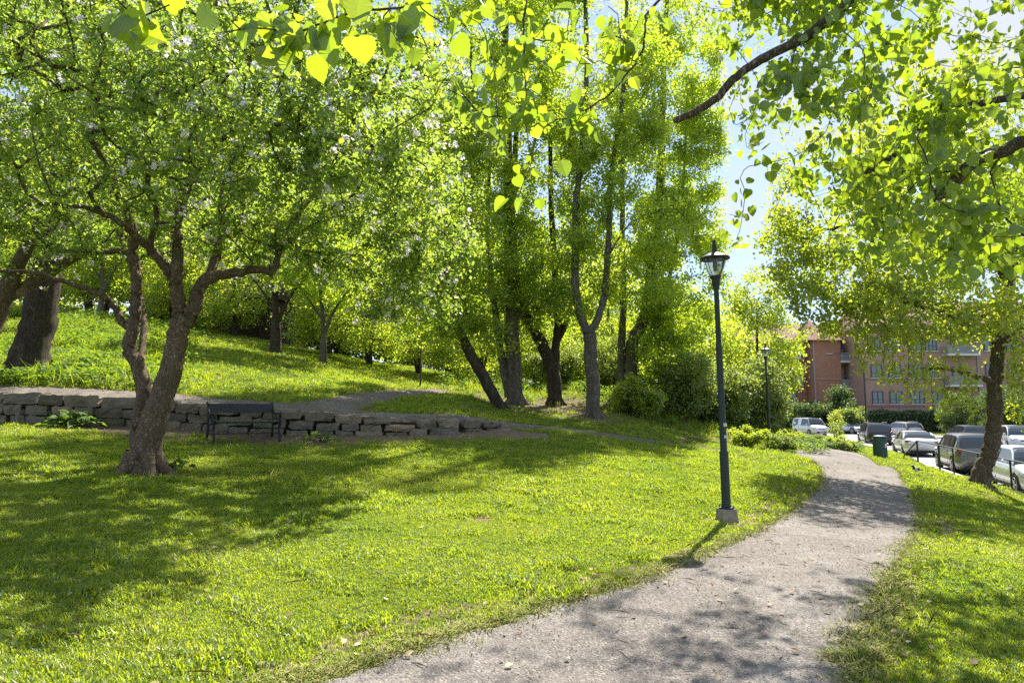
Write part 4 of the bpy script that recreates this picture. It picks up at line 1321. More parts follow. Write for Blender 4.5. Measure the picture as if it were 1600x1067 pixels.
# ---- bushes
def bush(seed, r, h, size, n, per, leafm, label, name='bush', loc=(0, 0, 0), group=None, cat='bush', low=.05):
    z0 = np.zeros(3); rg0 = np.random.default_rng(seed)
    L = []
    for k in range(6):
        a = k * 1.05 + rg0.uniform(-.3, .3)
        L.append(([z0 + [.06 * math.cos(a), .06 * math.sin(a), -.1], z0 + [r * .35 * math.cos(a), r * .35 * math.sin(a), h * .4], z0 + [r * .6 * math.cos(a), r * .6 * math.sin(a), h * .75]], -.012 * h - .004, .006))
    E = [(np.array([0, 0, h * .42]), (r * .75, r * .75, h * .42), n // 2)]
    for k in range(9):
        a = rg0.uniform(0, 6.28); rr_ = r * rg0.uniform(.3, .95)
        E.append((np.array([rr_ * math.cos(a), rr_ * math.sin(a), h * rg0.uniform(.15, 1.05)]), (r * rg0.uniform(.2, .4), r * rg0.uniform(.2, .4), h * rg0.uniform(.12, .3)), n // 9))
    o = simple_tree(seed, z0, L, E, per, 2, .05 * (r + h), size, M['twig'], M[leafm], label, name, cat, group, step=.25 * h, rt=.005, flare=False, keepf=lambda T: T[:, 2] > h * low, minr=.0, crown='foliage', shell=.4)
    o.location = [float(c) for c in loc]
    for c in o.children:
        if c.name.startswith('trunk'): c.name = 'stems'
    return o


GBU = 'bushes under the trees at the edge of the lawn'
CREST = [(1, -4.4, 32.5, 4.2, .55, 'young tree with several stems behind the slim sapling'), (1, -7.0, 33.5, 5.2, .62, 'young tree at the right foot of the grassy bank'),
         (1, -9.6, 35.5, 2.0, .68, 'young tree on the crest right of the shed'), (1, -1.6, 34.5, .6, .6, 'young tree seen behind the leaning linden'),
         (1, -15.2, 37.0, 1.0, .66, 'young tree on the crest left of the shed'), (1, -19.0, 38.0, 2.6, .75, 'young tree high on the bank behind the apple stems'),
         (1, -24.0, 38.5, 3.6, .8, 'young tree high on the bank beside the old dark trunk'), (1, -30.0, 38.0, 4.4, .85, 'young tree at the far left end of the crest'),
         (0, -12.8, 45.0, 0.4, .7, 'leafy tree rising just right of the shed roof'), (1, 1.8, 37.0, 1.7, .62, 'young tree behind the pale linden trunk'), (1, 5.6, 37.5, 3.7, .62, 'young tree in the gap left of the hollow linden'),
         (2, -7.0, 48, .4, 1.45, 'tall tree behind the right edge of the blossoming crown'), (2, -12.5, 50.0, 2.4, 1.4, 'tall tree behind the middle of the blossoming crown'), (2, -20.5, 50.0, 4.4, 1.35, 'tall tree on the crest behind the forked apple stems'),
         (0, -24.5, 50.0, 4.9, .95, 'leafy tree further back over the highest part of the bank'), (1, 9.0, 35.0, 2.4, .6, 'young tree right of the hollow linden')]
def gp(u, v, a=20, b=50):
    p = hit(u, v, a, b); return p
b1 = bush(91, 1.1, 1.25, .12, 130, 40, 'leaf_right', 'bright green bush at the foot of the hollow linden', loc=gp(1000, 650), group=GBU)
b2 = bush(92, 1.7, 2.6, .13, 190, 48, 'leaf_shrub', 'tall shadowy bush behind the near lamp post', loc=gp(1128, 668, 24, 40), group=GBU)
b3 = bush(93, 1.9, 3.4, .13, 200, 50, 'leaf_shrub', 'pale-tipped bush between the two street lamps', loc=(12.0, 34.5, hz(12.0, 34.5)), group=GBU)
for (src, p, rz, s, lab) in [
    (b2, gp(1070, 655, 24, 40), 1.2, .95, 'bush of thin stems right of the bright bush'),
    (b3, (5.2, 34.0, 0), 2.2, .8, 'bush behind the forked linden'),
    (b2, (2.0, 33.0, 0), 3.2, .7, 'low bush behind the black V-shaped linden'),
    (b3, (9.0, 36.0, 0), 5.5, .9, 'bush behind the near lamp, left of the pale-tipped one')]:
    copy_tree(src, (p[0], p[1], hz(p[0], p[1]) - .05), rz, s, lab, GBU)
GC = 'many-stemmed young trees closing the view beyond the bank'
for (kd, x_, y_, rz, s_, lab) in CREST:
    copy_tree(BT[kd], (x_, y_, hz(x_, y_) - .05), rz, s_, lab, GC)
for o in BT:
    for c in list(o.children): bpy.data.objects.remove(c)
    bpy.data.objects.remove(o)

# low mounds beside the path end
GM = 'low mounded shrubs beside the end of the path'
m1 = bush(94, .65, .62, .06, 110, 60, 'leaf_right', 'low bright shrub left of the path end beside the far lamp', name='low_shrub', loc=gp(1170, 700, 26, 40), group=GM, cat='shrub')
m2 = bush(95, .6, .55, .05, 110, 60, 'leaf_shrub', 'low grey-green shrub at the corner of the path end', name='low_shrub', loc=gp(1222, 703, 26, 40), group=GM, cat='shrub')
for i, (src, u, v, Y, rz, s, lab) in enumerate([
    (m1, 1232, 700, 31.0, 1, 1.0, 'low shrub just right of the far lamp foot'),
    (m2, 1268, 692, 32.0, 2, 1.1, 'round grey-green shrub at the middle of the path end'),
    (m1, 1290, 694, 31.5, 3, .9, 'low shrub right of the middle of the path end'),
    (m2, 1304, 697, 31.0, 4, 1.0, 'grey-green shrub nearest the litter bin'),
    (m1, 1318, 700, 31.5, 5, .8, 'smallest shrub on the bend by the litter bin'),
    (m1, 1215, 690, 34.0, .5, 1.1, 'low shrub behind the far lamp'),
    (m1, 1190, 690, 33.0, 3.5, 1.1, 'low shrub left of the far lamp'),
    (m1, 1300, 690, 34.5, 4.5, 1.0, 'low shrub below the arching yellow shrub')]):
    x = (u - 800) / F * Y
    copy_tree(src, (x, Y, hz(x, Y) - .04), rz, s * .8, lab, GM)
q = np.array([(1303 - 800) / F * 37, 37, hz((1303 - 800) / F * 37, 37)])
bush(96, .45, 1.75, .075, 34, 30, 'leaf_right', 'arching yellow-green shrub in front of the silver car', loc=q)
# shrubs along the brick buildings
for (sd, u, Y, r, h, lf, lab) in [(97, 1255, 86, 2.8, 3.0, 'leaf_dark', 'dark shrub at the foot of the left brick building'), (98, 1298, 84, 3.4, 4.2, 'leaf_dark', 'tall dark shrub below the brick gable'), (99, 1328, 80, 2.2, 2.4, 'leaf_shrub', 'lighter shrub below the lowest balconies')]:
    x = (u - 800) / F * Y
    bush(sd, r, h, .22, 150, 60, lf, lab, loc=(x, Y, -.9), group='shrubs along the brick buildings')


# burdock-like plant at the wall
def leafy_plant(name, loc, r, n, label, size=.22, seed=5):
    rg0 = np.random.default_rng(seed)
    a = rg0.uniform(0, 6.28, n); d = rg0.uniform(.05, 1, n) ** .7 * r
    P = np.stack([np.cos(a) * d, np.sin(a) * d * .6, (r * .42) * (1 - (d / r) ** 2) * rg0.uniform(.4, 1.1, n) + .05], 1)
    A = np.stack([np.cos(a), np.sin(a), rg0.uniform(-.5, .3, n)], 1); N = rg0.normal(0, .4, (n, 3)); N[:, 2] += 1
    root = empty(name, loc); tag(root, label, 'plant')
    link('leaves', leaves_mesh('leaves', P, A, N, size * rg0.uniform(.5, 1.1, n), LEAFR, M['leaf_herb'], 1.05, rnd=rg0.random(n)), root)
    mb = MB()
    for p in P[::3]: mb.tube([(p[0] * .15, p[1] * .15, -.02), (p[0] * .6, p[1] * .6, p[2] * .7), tuple(p)], [.008, .006, .004], 4)
    mb.build('stems', M['leaf_herb'], root)
    return root


p = hit(110, 668); leafy_plant('burdock_plant', (p[0], wall_y(p[0]) - .35, hz(p[0], wall_y(p[0]) - .4)), .72, 130, 'large-leaved dark green plant growing at the foot of the stone wall', .15, 5)
p = hit(500, 690); leafy_plant('weed_clump', tuple(p), .4, 50, 'small dark weed clump on the bare earth right of the bench', .1, 6)
p = hit(268, 735); leafy_plant('weed_clump', tuple(p), .32, 40, 'pale weed clump beside the foot of the apple tree', .11, 7)


# ------------------------------------------------------------------ grass, weeds and stones (geometry nodes)
def proto_obj(name, me):
    return bpy.data.objects.new(name, me)


def tuft(seed, nb=14, h=.07, w=.0045, spread=.05, lean=.5):
    rg0 = np.random.default_rng(seed); V = []; L = []; ST = []; nl = 0
    for k in range(nb):
        a = rg0.uniform(0, 6.28); hh = h * rg0.uniform(.5, 1.2); b = np.array([*(rg0.normal(0, spread * .5, 2)), -.005])
        d = np.array([math.cos(a), math.sin(a), 0]); s = np.array([-math.sin(a), math.cos(a), 0]) * w * rg0.uniform(.7, 1.3)
        ln = lean * rg0.uniform(.1, 1.3)
        p1 = b + d * hh * ln * .35 + np.array([0, 0, hh * .6]); p2 = b + d * hh * ln + np.array([0, 0, hh * rg0.uniform(.75, 1.0)])
        i = len(V)
        V += [b - s, b + s, p1 - s * .8, p1 + s * .8, p2]
        L += [i, i + 1, i + 3, i + 2, i + 2, i + 3, i + 4]; ST += [nl, nl + 4]; nl += 7
    return mesh_arrays('tuft', np.array(V), L, ST, M['grass'])


def herb(seed, n=9, r=.05, size=.03, h=.03, tm=LEAFH, mat='leaf_herb'):
    rg0 = np.random.default_rng(seed)
    a = rg0.uniform(0, 6.28, n); d = rg0.uniform(.1, 1, n) * r
    P = np.stack([np.cos(a) * d, np.sin(a) * d, rg0.uniform(.3, 1.1, n) * h], 1)
    A = np.stack([np.cos(a), np.sin(a), rg0.uniform(-.2, .5, n)], 1); N = rg0.normal(0, .35, (n, 3)); N[:, 2] += 1
    return leaves_mesh('herb', P, A, N, size * rg0.uniform(.6, 1.2, n), tm, M[mat], .95, rnd=rg0.random(n))


def pebble(seed):
    rg0 = np.random.default_rng(seed)
    V = np.array([[1, 0, 0], [-1, 0, 0], [0, 1, 0], [0, -1, 0], [0, 0, 1], [0, 0, -.5], [.7, .7, .5], [-.7, .6, .5]]) * [1, .8, .6] + rg0.normal(0, .12, (8, 3))
    f = [(0, 6, 4), (6, 2, 4), (2, 7, 4), (7, 1, 4), (1, 3, 4), (3, 0, 4), (0, 2, 6), (2, 1, 7), (0, 5, 2), (2, 5, 1), (1, 5, 3), (3, 5, 0)]
    return mesh_arrays('pebble', V, np.array(f).ravel(), np.arange(12) * 3, M['pebble'], rnd=np.full(12, seed % 7 / 7))


m, nt, out = new_mat('pebble')
oi = nt.nodes.new('ShaderNodeObjectInfo')
p_ = ND(nt, 'ShaderNodeBsdfPrincipled', ins={'Roughness': .9})
nt.links.new(ramp(nt, oi.outputs['Random'], [(0, (.08, .07, .065)), (.5, (.25, .22, .20)), (1, (.45, .42, .38))]), p_.inputs[0]); nt.links.new(p_.outputs[0], out.inputs[0])
M['pebble'] = m
m, nt, out = new_mat('dry_litter')
oi = nt.nodes.new('ShaderNodeObjectInfo')
p_ = ND(nt, 'ShaderNodeBsdfPrincipled', ins={'Roughness': .9})
nt.links.new(ramp(nt, oi.outputs['Random'], [(0, (.12, .07, .035)), (.5, (.30, .20, .11)), (1, (.48, .40, .26))]), p_.inputs[0]); nt.links.new(p_.outputs[0], out.inputs[0])
M['litter'] = m


def scatter(name, pts, scl, protos, label, tilt=.15, cat=None, seed=1, weights=None):
    rg0 = np.random.default_rng(seed)
    n = len(pts)
    me = bpy.data.meshes.new(name); me.vertices.add(n); me.vertices.foreach_set('co', np.asarray(pts, dtype=np.float32).ravel())
    a = me.attributes.new('scl', 'FLOAT', 'POINT'); a.data.foreach_set('value', np.asarray(scl, dtype=np.float32))
    rot = np.stack([rg0.normal(0, tilt, n), rg0.normal(0, tilt, n), rg0.uniform(0, 6.28, n)], 1)
    a = me.attributes.new('rotv', 'FLOAT_VECTOR', 'POINT'); a.data.foreach_set('vector', rot.astype(np.float32).ravel())
    a = me.attributes.new('pick', 'INT', 'POINT'); a.data.foreach_set('value', rg0.choice(len(protos), n, p=weights).astype(np.int32))
    me.update()
    o = link(name, me); tag(o, label, cat, None, 'stuff')
    ng = bpy.data.node_groups.new(name, 'GeometryNodeTree')
    ng.interface.new_socket('Geometry', in_out='INPUT', socket_type='NodeSocketGeometry')
    ng.interface.new_socket('Geometry', in_out='OUTPUT', socket_type='NodeSocketGeometry')
    gi = ng.nodes.new('NodeGroupInput'); go = ng.nodes.new('NodeGroupOutput')
    jn = ng.nodes.new('GeometryNodeJoinGeometry')
    def attr(nm, dt):
        x = ng.nodes.new('GeometryNodeInputNamedAttribute'); x.data_type = dt; x.inputs[0].default_value = nm; return x
    for k, pr in enumerate(protos):
        inf = ng.nodes.new('GeometryNodeObjectInfo'); inf.inputs[0].default_value = pr; inf.inputs['As Instance'].default_value = True
        ip = ng.nodes.new('GeometryNodeInstanceOnPoints')
        cmpn = ng.nodes.new('FunctionNodeCompare'); cmpn.data_type = 'INT'; cmpn.operation = 'EQUAL'
        pk = attr('pick', 'INT'); ng.links.new(pk.outputs['Attribute'], cmpn.inputs['A']); cmpn.inputs['B'].default_value = k
        ng.links.new(gi.outputs[0], ip.inputs['Points']); ng.links.new(cmpn.outputs[0], ip.inputs['Selection'])
        ng.links.new(inf.outputs['Geometry'], ip.inputs['Instance'])
        ng.links.new(attr('rotv', 'FLOAT_VECTOR').outputs['Attribute'], ip.inputs['Rotation'])
        ng.links.new(attr('scl', 'FLOAT').outputs['Attribute'], ip.inputs['Scale'])
        ng.links.new(ip.outputs[0], jn.inputs[0])
    ng.links.new(jn.outputs[0], go.inputs[0])
    md = o.modifiers.new('scatter', 'NODES'); md.node_group = ng
    return o


def view_pts(n, y0, y1, rg0, um=(-60, 1660), pw=1.0):
    y = y0 + (y1 - y0) * rg0.random(n) ** pw
    u = rg0.uniform(um[0], um[1], n)
    x = (u - 800) / F * y * 1.0
    return x, y


def lawn_points(n, y0, y1, seed, pw=1.0, margin=.0, far_road=True):
    rg0 = np.random.default_rng(seed)
    x, y = view_pts(n, y0, y1, rg0, pw=pw)
    ins = in_poly(x, y, POLY)
    dm, wi = pdist(x, y, MC)
    dist_edge = dm - MW[wi] * .5
    k = ~ins | (dist_edge > -.16) & (rg0.random(n) < .22)
    # thinner towards the edge of the gravel
    k &= ~((dist_edge < .22) & (rg0.random(n) > .55 + np.clip(dist_edge, -.1, .22) * 2))
    k &= road_n(x, y) < -2.2
    bz = bare(x, y)
    k &= rg0.random(n) > np.where(np.abs(dist_edge) < .35, bz * .6, bz * 1.1)
    for C, Wd in ((UC, UW), (BC, BW)):
        d, i = pdist(x, y, C); k &= d > Wd[i] * .46
    wy = wall_y(x); k &= ~((x < wall_x[-1]) & (y > wy - .15) & (y < wy + .5))
    x, y = x[k], y[k]
    return np.stack([x, y, H(x, y)], 1), rg0


tufts = [proto_obj('tuft', tuft(s, 18, .052, .0036, .06, .75)) for s in (1, 2, 3)]
herbs = [proto_obj('herb', herb(4, 10, .05, .019, .03)), proto_obj('herb', herb(5, 7, .035, .024, .025))]
P1, rg0 = lawn_points(125000, 2.6, 9.5, 201, pw=.62)
P2, _ = lawn_points(95000, 9, 17, 202, pw=.8)
P3, _ = lawn_points(60000, 16, 40, 203, pw=.8)
def gs(P, lo, hi, seed):
    r = np.random.default_rng(seed)
    base = lo + (hi - lo) * r.random(len(P))
    e = edge_noise(P[:, 0], P[:, 1], 1.7); e2 = edge_noise(P[:, 1] * 1.3, P[:, 0], 4.9)
    return base * (.5 + .6 * e + .55 * np.clip(e2 - .55, 0, 1) * 3 * (r.random(len(P)) < .6))
bank = lambda P: ((P[:, 1] > wall_y(P[:, 0]) + 1.5) & (P[:, 0] < -1.5))
s2 = gs(P2, .9, 1.5, 2) * np.where(bank(P2), 1.6, 1.0); s3 = gs(P3, 1.2, 2.0, 3) * np.where(bank(P3), 1.2, 1.0)
scatter('grass', np.vstack([P1, P2, P3]), np.concatenate([gs(P1, .6, 1.15, 1), s2, s3]), tufts + herbs, 'short lawn grass mixed with small weeds', seed=9, weights=[.28, .28, .27, .1, .07])
# straw and short dry grass along the path edge
m, nt, out = new_mat('straw')
oi = nt.nodes.new('ShaderNodeObjectInfo')
d_ = ND(nt, 'ShaderNodeBsdfDiffuse'); nt.links.new(ramp(nt, oi.outputs['Random'], [(0, (.11, .17, .02)), (.4, (.24, .26, .05)), (1, (.46, .40, .20))]), d_.inputs[0]); nt.links.new(d_.outputs[0], out.inputs[0])
straw = []
for s_ in (31, 32):
    me_ = tuft(s_, 12, .028, .0026, .06, 2.2); me_.materials[0] = m; straw.append(proto_obj('straw', me_))
rge = np.random.default_rng(404)
k_ = rge.integers(0, len(PLs) - 1, 30000); f_ = rge.random(30000)[:, None]; side_ = rge.random(30000)[:, None] < .5
a_ = np.where(side_, PLs[k_][:, :2] * (1 - f_) + PLs[k_ + 1][:, :2] * f_, PRs[k_][:, :2] * (1 - f_) + PRs[k_ + 1][:, :2] * f_)
b_ = np.where(side_, PRs[k_][:, :2], PLs[k_][:, :2]); dr = a_ - b_; dr /= np.linalg.norm(dr, axis=1, keepdims=True)
E_ = a_ + dr * rge.normal(-.01, .075, (30000, 1)) * (1 + .8 * np.sin(k_ * .23 + side_[:, 0] * 2)[:, None] ** 2); E_ = E_[(E_[:, 1] > 2.5) & (rge.random(30000) < .40 - E_[:, 1] / 60)]
scatter('dry_grass', np.column_stack([E_, H(E_[:, 0], E_[:, 1]) + .008]), rge.uniform(.5, 1.3, len(E_)) * (1 + E_[:, 1] * .02), straw, 'straw and worn dry grass along both edges of the gravel path', seed=15)
# leafy undergrowth on the left bank and under the trees
und = [proto_obj('clump', herb(s, 26, .26, .11, .3, LEAFH, 'leaf_herb')) for s in (11, 12)] + [proto_obj('clump', tuft(s, 26, .34, .007, .22, .8)) for s in (13, 14)]
rgu = np.random.default_rng(77)
x = rgu.uniform(-26, -3, 9000); y = rgu.uniform(17, 37, 9000)
den = smooth01((-.45 * y - x) / 1.8) * (edge_noise(x, y, .9) > .33)
k = (rgu.random(9000) < den * .9) & (y > wall_y(x) + 2.3)
x2 = rgu.uniform(-3, 13, 900); y2 = rgu.uniform(27.5, 40, 900)
x = np.concatenate([x[k], x2]); y = np.concatenate([y[k], y2])
scatter('undergrowth', np.stack([x, y, H(x, y)], 1), rgu.uniform(.55, 1.35, len(x)), und, 'leafy undergrowth covering the upper bank and the ground below the trees', seed=10)
# ground cover by the path end
x = rgu.uniform(10, 19, 2600); y = rgu.uniform(30, 42, 2600)
uu_ = 800 + F * x / y
k = (uu_ > 1150) & (uu_ < 1335) & (road_n(x, y) < -2.3) & ~in_poly(x, y, POLY) & (y > 30.2)
x, y = x[k], y[k]
scatter('ground_cover', np.stack([x, y, H(x, y)], 1), rgu.uniform(.6, 1.2, len(x)), und[:2], 'low leafy ground cover between the path end and the street', seed=12)
# pebbles on the gravel
x, y = view_pts(26000, 2.8, 12, rgu, pw=.7); k = in_poly(x, y, POLY); x, y = x[k], y[k]
scatter('gravel', np.stack([x, y, H(x, y) + .022], 1), rgu.uniform(.0025, .0075, len(x)) * (1 + (rgu.random(len(x)) < .03)), [proto_obj('pebble', pebble(s)) for s in (1, 2, 3)], 'loose stones lying on the gravel path', seed=13, tilt=.5)
# dry leaves and twigs in the lawn and at the path edge
lit = [proto_obj('dry_leaf', leaves_mesh('dry_leaf', np.zeros((1, 3)), np.array([[1., 0, .1]]), np.array([[0., 0, 1]]), np.array([.045]), LEAFH, M['litter'], .8)),
       proto_obj('dry_twig', leaves_mesh('dry_twig', np.zeros((1, 3)), np.array([[1., 0, .05]]), np.array([[0., 0, 1]]), np.array([.14]), LEAF4, M['litter'], .06))]
x, y = view_pts(9000, 2.8, 20, rgu, pw=.7)
dm, wi = pdist(x, y, MC); de = np.abs(dm - MW[wi] * .5)
k = (rgu.random(len(x)) < np.where(de < .3, .55, .16) + bare(x, y) * .5) & (road_n(x, y) < -2.3)
x, y = x[k], y[k]
scatter('leaf_litter', np.stack([x, y, H(x, y) + .03], 1), rgu.uniform(.6, 1.5, len(x)), lit, 'dry leaves and twigs strewn over the grass and the path edge', seed=14, tilt=.25)

# ------------------------------------------------------------------ stone wall
def rock(c, d, rz, rg0, res=(5, 3, 3), rough=.010):
    nx, ny, nz = res
    V = []; ix = {}
    for i in range(nx + 1):
        for j in range(ny + 1):
            for k in range(nz + 1):
                if i in (0, nx) or j in (0, ny) or k in (0, nz):
                    ix[(i, j, k)] = len(V)
                    V.append((2 * i / nx - 1, 2 * j / ny - 1, 2 * k / nz - 1))
    V = np.array(V)
    F_ = []
    for i in range(nx):
        for j in range(ny):
            F_.append((ix[i, j, 0], ix[i, j + 1, 0], ix[i + 1, j + 1, 0], ix[i + 1, j, 0])); F_.append((ix[i, j, nz], ix[i + 1, j, nz], ix[i + 1, j + 1, nz], ix[i, j + 1, nz]))
    for i in range(nx):
        for k in range(nz):
            F_.append((ix[i, 0, k], ix[i + 1, 0, k], ix[i + 1, 0, k + 1], ix[i, 0, k + 1])); F_.append((ix[i, ny, k], ix[i, ny, k + 1], ix[i + 1, ny, k + 1], ix[i + 1, ny, k]))
    for j in range(ny):
        for k in range(nz):
            F_.append((ix[0, j, k], ix[0, j, k + 1], ix[0, j + 1, k + 1], ix[0, j + 1, k])); F_.append((ix[nx, j, k], ix[nx, j + 1, k], ix[nx, j + 1, k + 1], ix[nx, j, k + 1]))
    # round the corners a little, skew and roughen
    p = 16.0
    nrm = (np.abs(V) ** p).sum(1) ** (1 / p)
    V = V / nrm[:, None]
    V[:, 0] += V[:, 2] * rg0.uniform(-.07, .07); V[:, 2] += V[:, 0] * rg0.uniform(-.09, .09)
    V = V * np.array(d) * .5 + rg0.normal(0, rough, V.shape)
    ca, sa = math.cos(rz), math.sin(rz)
    V = np.stack([V[:, 0] * ca - V[:, 1] * sa, V[:, 0] * sa + V[:, 1] * ca, V[:, 2]], 1) + np.array(c)
    return V, F_


rgw = np.random.default_rng(303)
V, L, ST, RNV = [], [], [], []
nv = nl = 0
xs = np.linspace(-17.5, wall_x[-1] + .35, 400)
top = lambda x: H(np.array([x]), np.array([wall_y(x) + .75]))[0] + .012
bot = lambda x: H(np.array([x]), np.array([wall_y(x) - .25]))[0] - .08


def put(xc, zc, ln, hh, dp):
    global nv, nl
    sl_ = (wall_y(xc + .2) - wall_y(xc - .2)) / .4
    v, f = rock((xc, wall_y(xc) + .20 + rgw.normal(0, .018), zc), (ln, dp, hh), math.atan(sl_) + rgw.normal(0, .02), rgw)
    V.append(v)
    for q_ in f: L.extend([i + nv for i in q_]); ST.append(nl); nl += 4; RNV.append(put.r)
    nv += len(v)


x = -17.5
course_split = {}
for course in range(3):
    x = -17.5 + rgw.uniform(0, .3)
    while x < wall_x[-1] + .1:
        t, b = top(x), bot(x)
        hh = t - b
        nc = 3 if hh > .52 else (2 if hh > .26 else 1)
        if course >= nc: x += .3; continue
        fr = {3: [0, .36, .66, 1], 2: [0, .52, 1], 1: [0, 1]}[nc]
        z0, z1 = b + hh * fr[course], b + hh * fr[course + 1]
        ln = rgw.uniform(.28, .78) * (1.15 if course == nc - 1 else 1)
        put.r = rgw.random()
        put(x + ln / 2, (z0 + z1) / 2 + rgw.normal(0, .008), ln * .985, (z1 - z0) * rgw.uniform(.94, 1.0), .46)
        if rgw.random() < .12:
            put.r = rgw.random(); put(x + ln + .05, z0 + .06, .11, .10, .4); x += .10
        x += ln
me = mesh_arrays('stones', np.vstack(V), np.array(L), np.array(ST), M['stone'], rnd=np.array(RNV), smooth=False)
wroot = empty('stone_wall', (-6, 15.6, 1.0)); tag(wroot, 'low dry-laid wall of rough grey blocks holding up the upper path', 'wall')
me.transform(Matrix.Translation((6, -15.6, -1.0)))
so_ = link('stones', me, wroot)
bv = so_.modifiers.new('bevel', 'BEVEL'); bv.width = .012; bv.segments = 1
mb = MB()
for i in range(0, len(xs) - 8, 8):
    x0, x1 = xs[i], xs[i + 8]
    for (xa, xb) in [(x0, x1)]:
        ya, yb = wall_y(xa) + .13, wall_y(xb) + .13
        mb.add([(xa, ya, bot(xa)), (xb, yb, bot(xb)), (xb, yb, top(xb) - .10), (xa, ya, top(xa) - .10), (xa, ya + .3, bot(xa)), (xb, yb + .3, bot(xb)), (xb, yb + .3, top(xb) - .10), (xa, ya + .3, top(xa) - .10)],
               [(0, 1, 2, 3), (3, 2, 6, 7), (5, 4, 7, 6)])
core_ = mb.build('earth_core', plain('earth', (.05, .04, .03), 1.0, spec=.0), wroot, loc=(6, -15.6, -1.0))

# ------------------------------------------------------------------ bench
pA = W(328, 688, 14.55); ang = math.radians(38)
broot = empty('park_bench', (pA[0], pA[1], hz(pA[0], pA[1])), ang)
tag(broot, 'black park bench with curled cast iron sides in front of the stone wall', 'bench')
# local: x along the bench, -y = front, z up
def side(xo):
    mb = MB()
    T_ = lambda pts, r, n=6: mb.tube([(xo, y, z) for y, z in pts], r, n)
    sp = lambda P: [tuple(p) for p in catmull(np.array([[0, a, b] for a, b in P]), 6)[:, 1:]]
    T_(sp([(.30, 0.0), (.24, .10), (.20, .25), (.20, .40), (.22, .60), (.27, .80), (.33, .84), (.35, .80)]), [.027] * 43)
    T_(sp([(-.30, .0), (-.27, .12), (-.235, .25), (-.25, .36), (-.29, .44), (-.25, .50), (-.245, .55)]), .026)
    T_(sp([(.20, .36), (.0, .375), (-.15, .40), (-.26, .42)]), .025)
    T_(sp([(.21, .14), (.08, .17), (-.08, .17), (-.24, .15)]), .011)
    T_(sp([(.25, .76), (.18, .66), (.05, .60), (-.12, .60), (-.24, .60)]), .021)
    a = np.linspace(0, 2.2 * 2 * math.pi * .72, 22)
    T_([(-.255 + (.075 - .011 * t) * math.cos(t + 1.9) * 1.0 - .0, .555 + (.075 - .011 * t) * math.sin(t + 1.9)) for t in a], .018)
    T_([(-.11 + .06 * math.cos(t), .49 + .06 * math.sin(t)) for t in np.linspace(0, 6.2, 14)], .009)
    T_([(.03 + .05 * math.cos(t), .50 + .08 * math.sin(t)) for t in np.linspace(0, 6.2, 14)], .009)
    mb.box((xo, .30, .008), (.05, .07, .016)); mb.box((xo, -.30, .008), (.05, .07, .016))
    mb.build('side_frame', M['iron'], broot, smooth=True)
side(0.0); side(1.38)
mb = MB()
for k, (y, z) in enumerate([(-.235, .428), (-.165, .413), (-.09, .402), (-.015, .396), (.06, .392), (.135, .392)]):
    mb.box((.69, y, z + .012), (1.35, .062, .024))
mb.build('seat', M['bench_seat'], broot, bevel=.004)
mb = MB()
mb.box((.69, .225, .70), (1.35, .022, .15), rx=-.16); mb.box((.69, .243, .79), (1.35, .022, .05), rx=-.2)
mb.build('backrest', M['bench_wood'], broot, bevel=.004)
mb = MB(); mb.tube([(0, 0, .17), (1.38, 0, .17)], .008, 6); mb.build('tie_rod', M['iron'], broot)

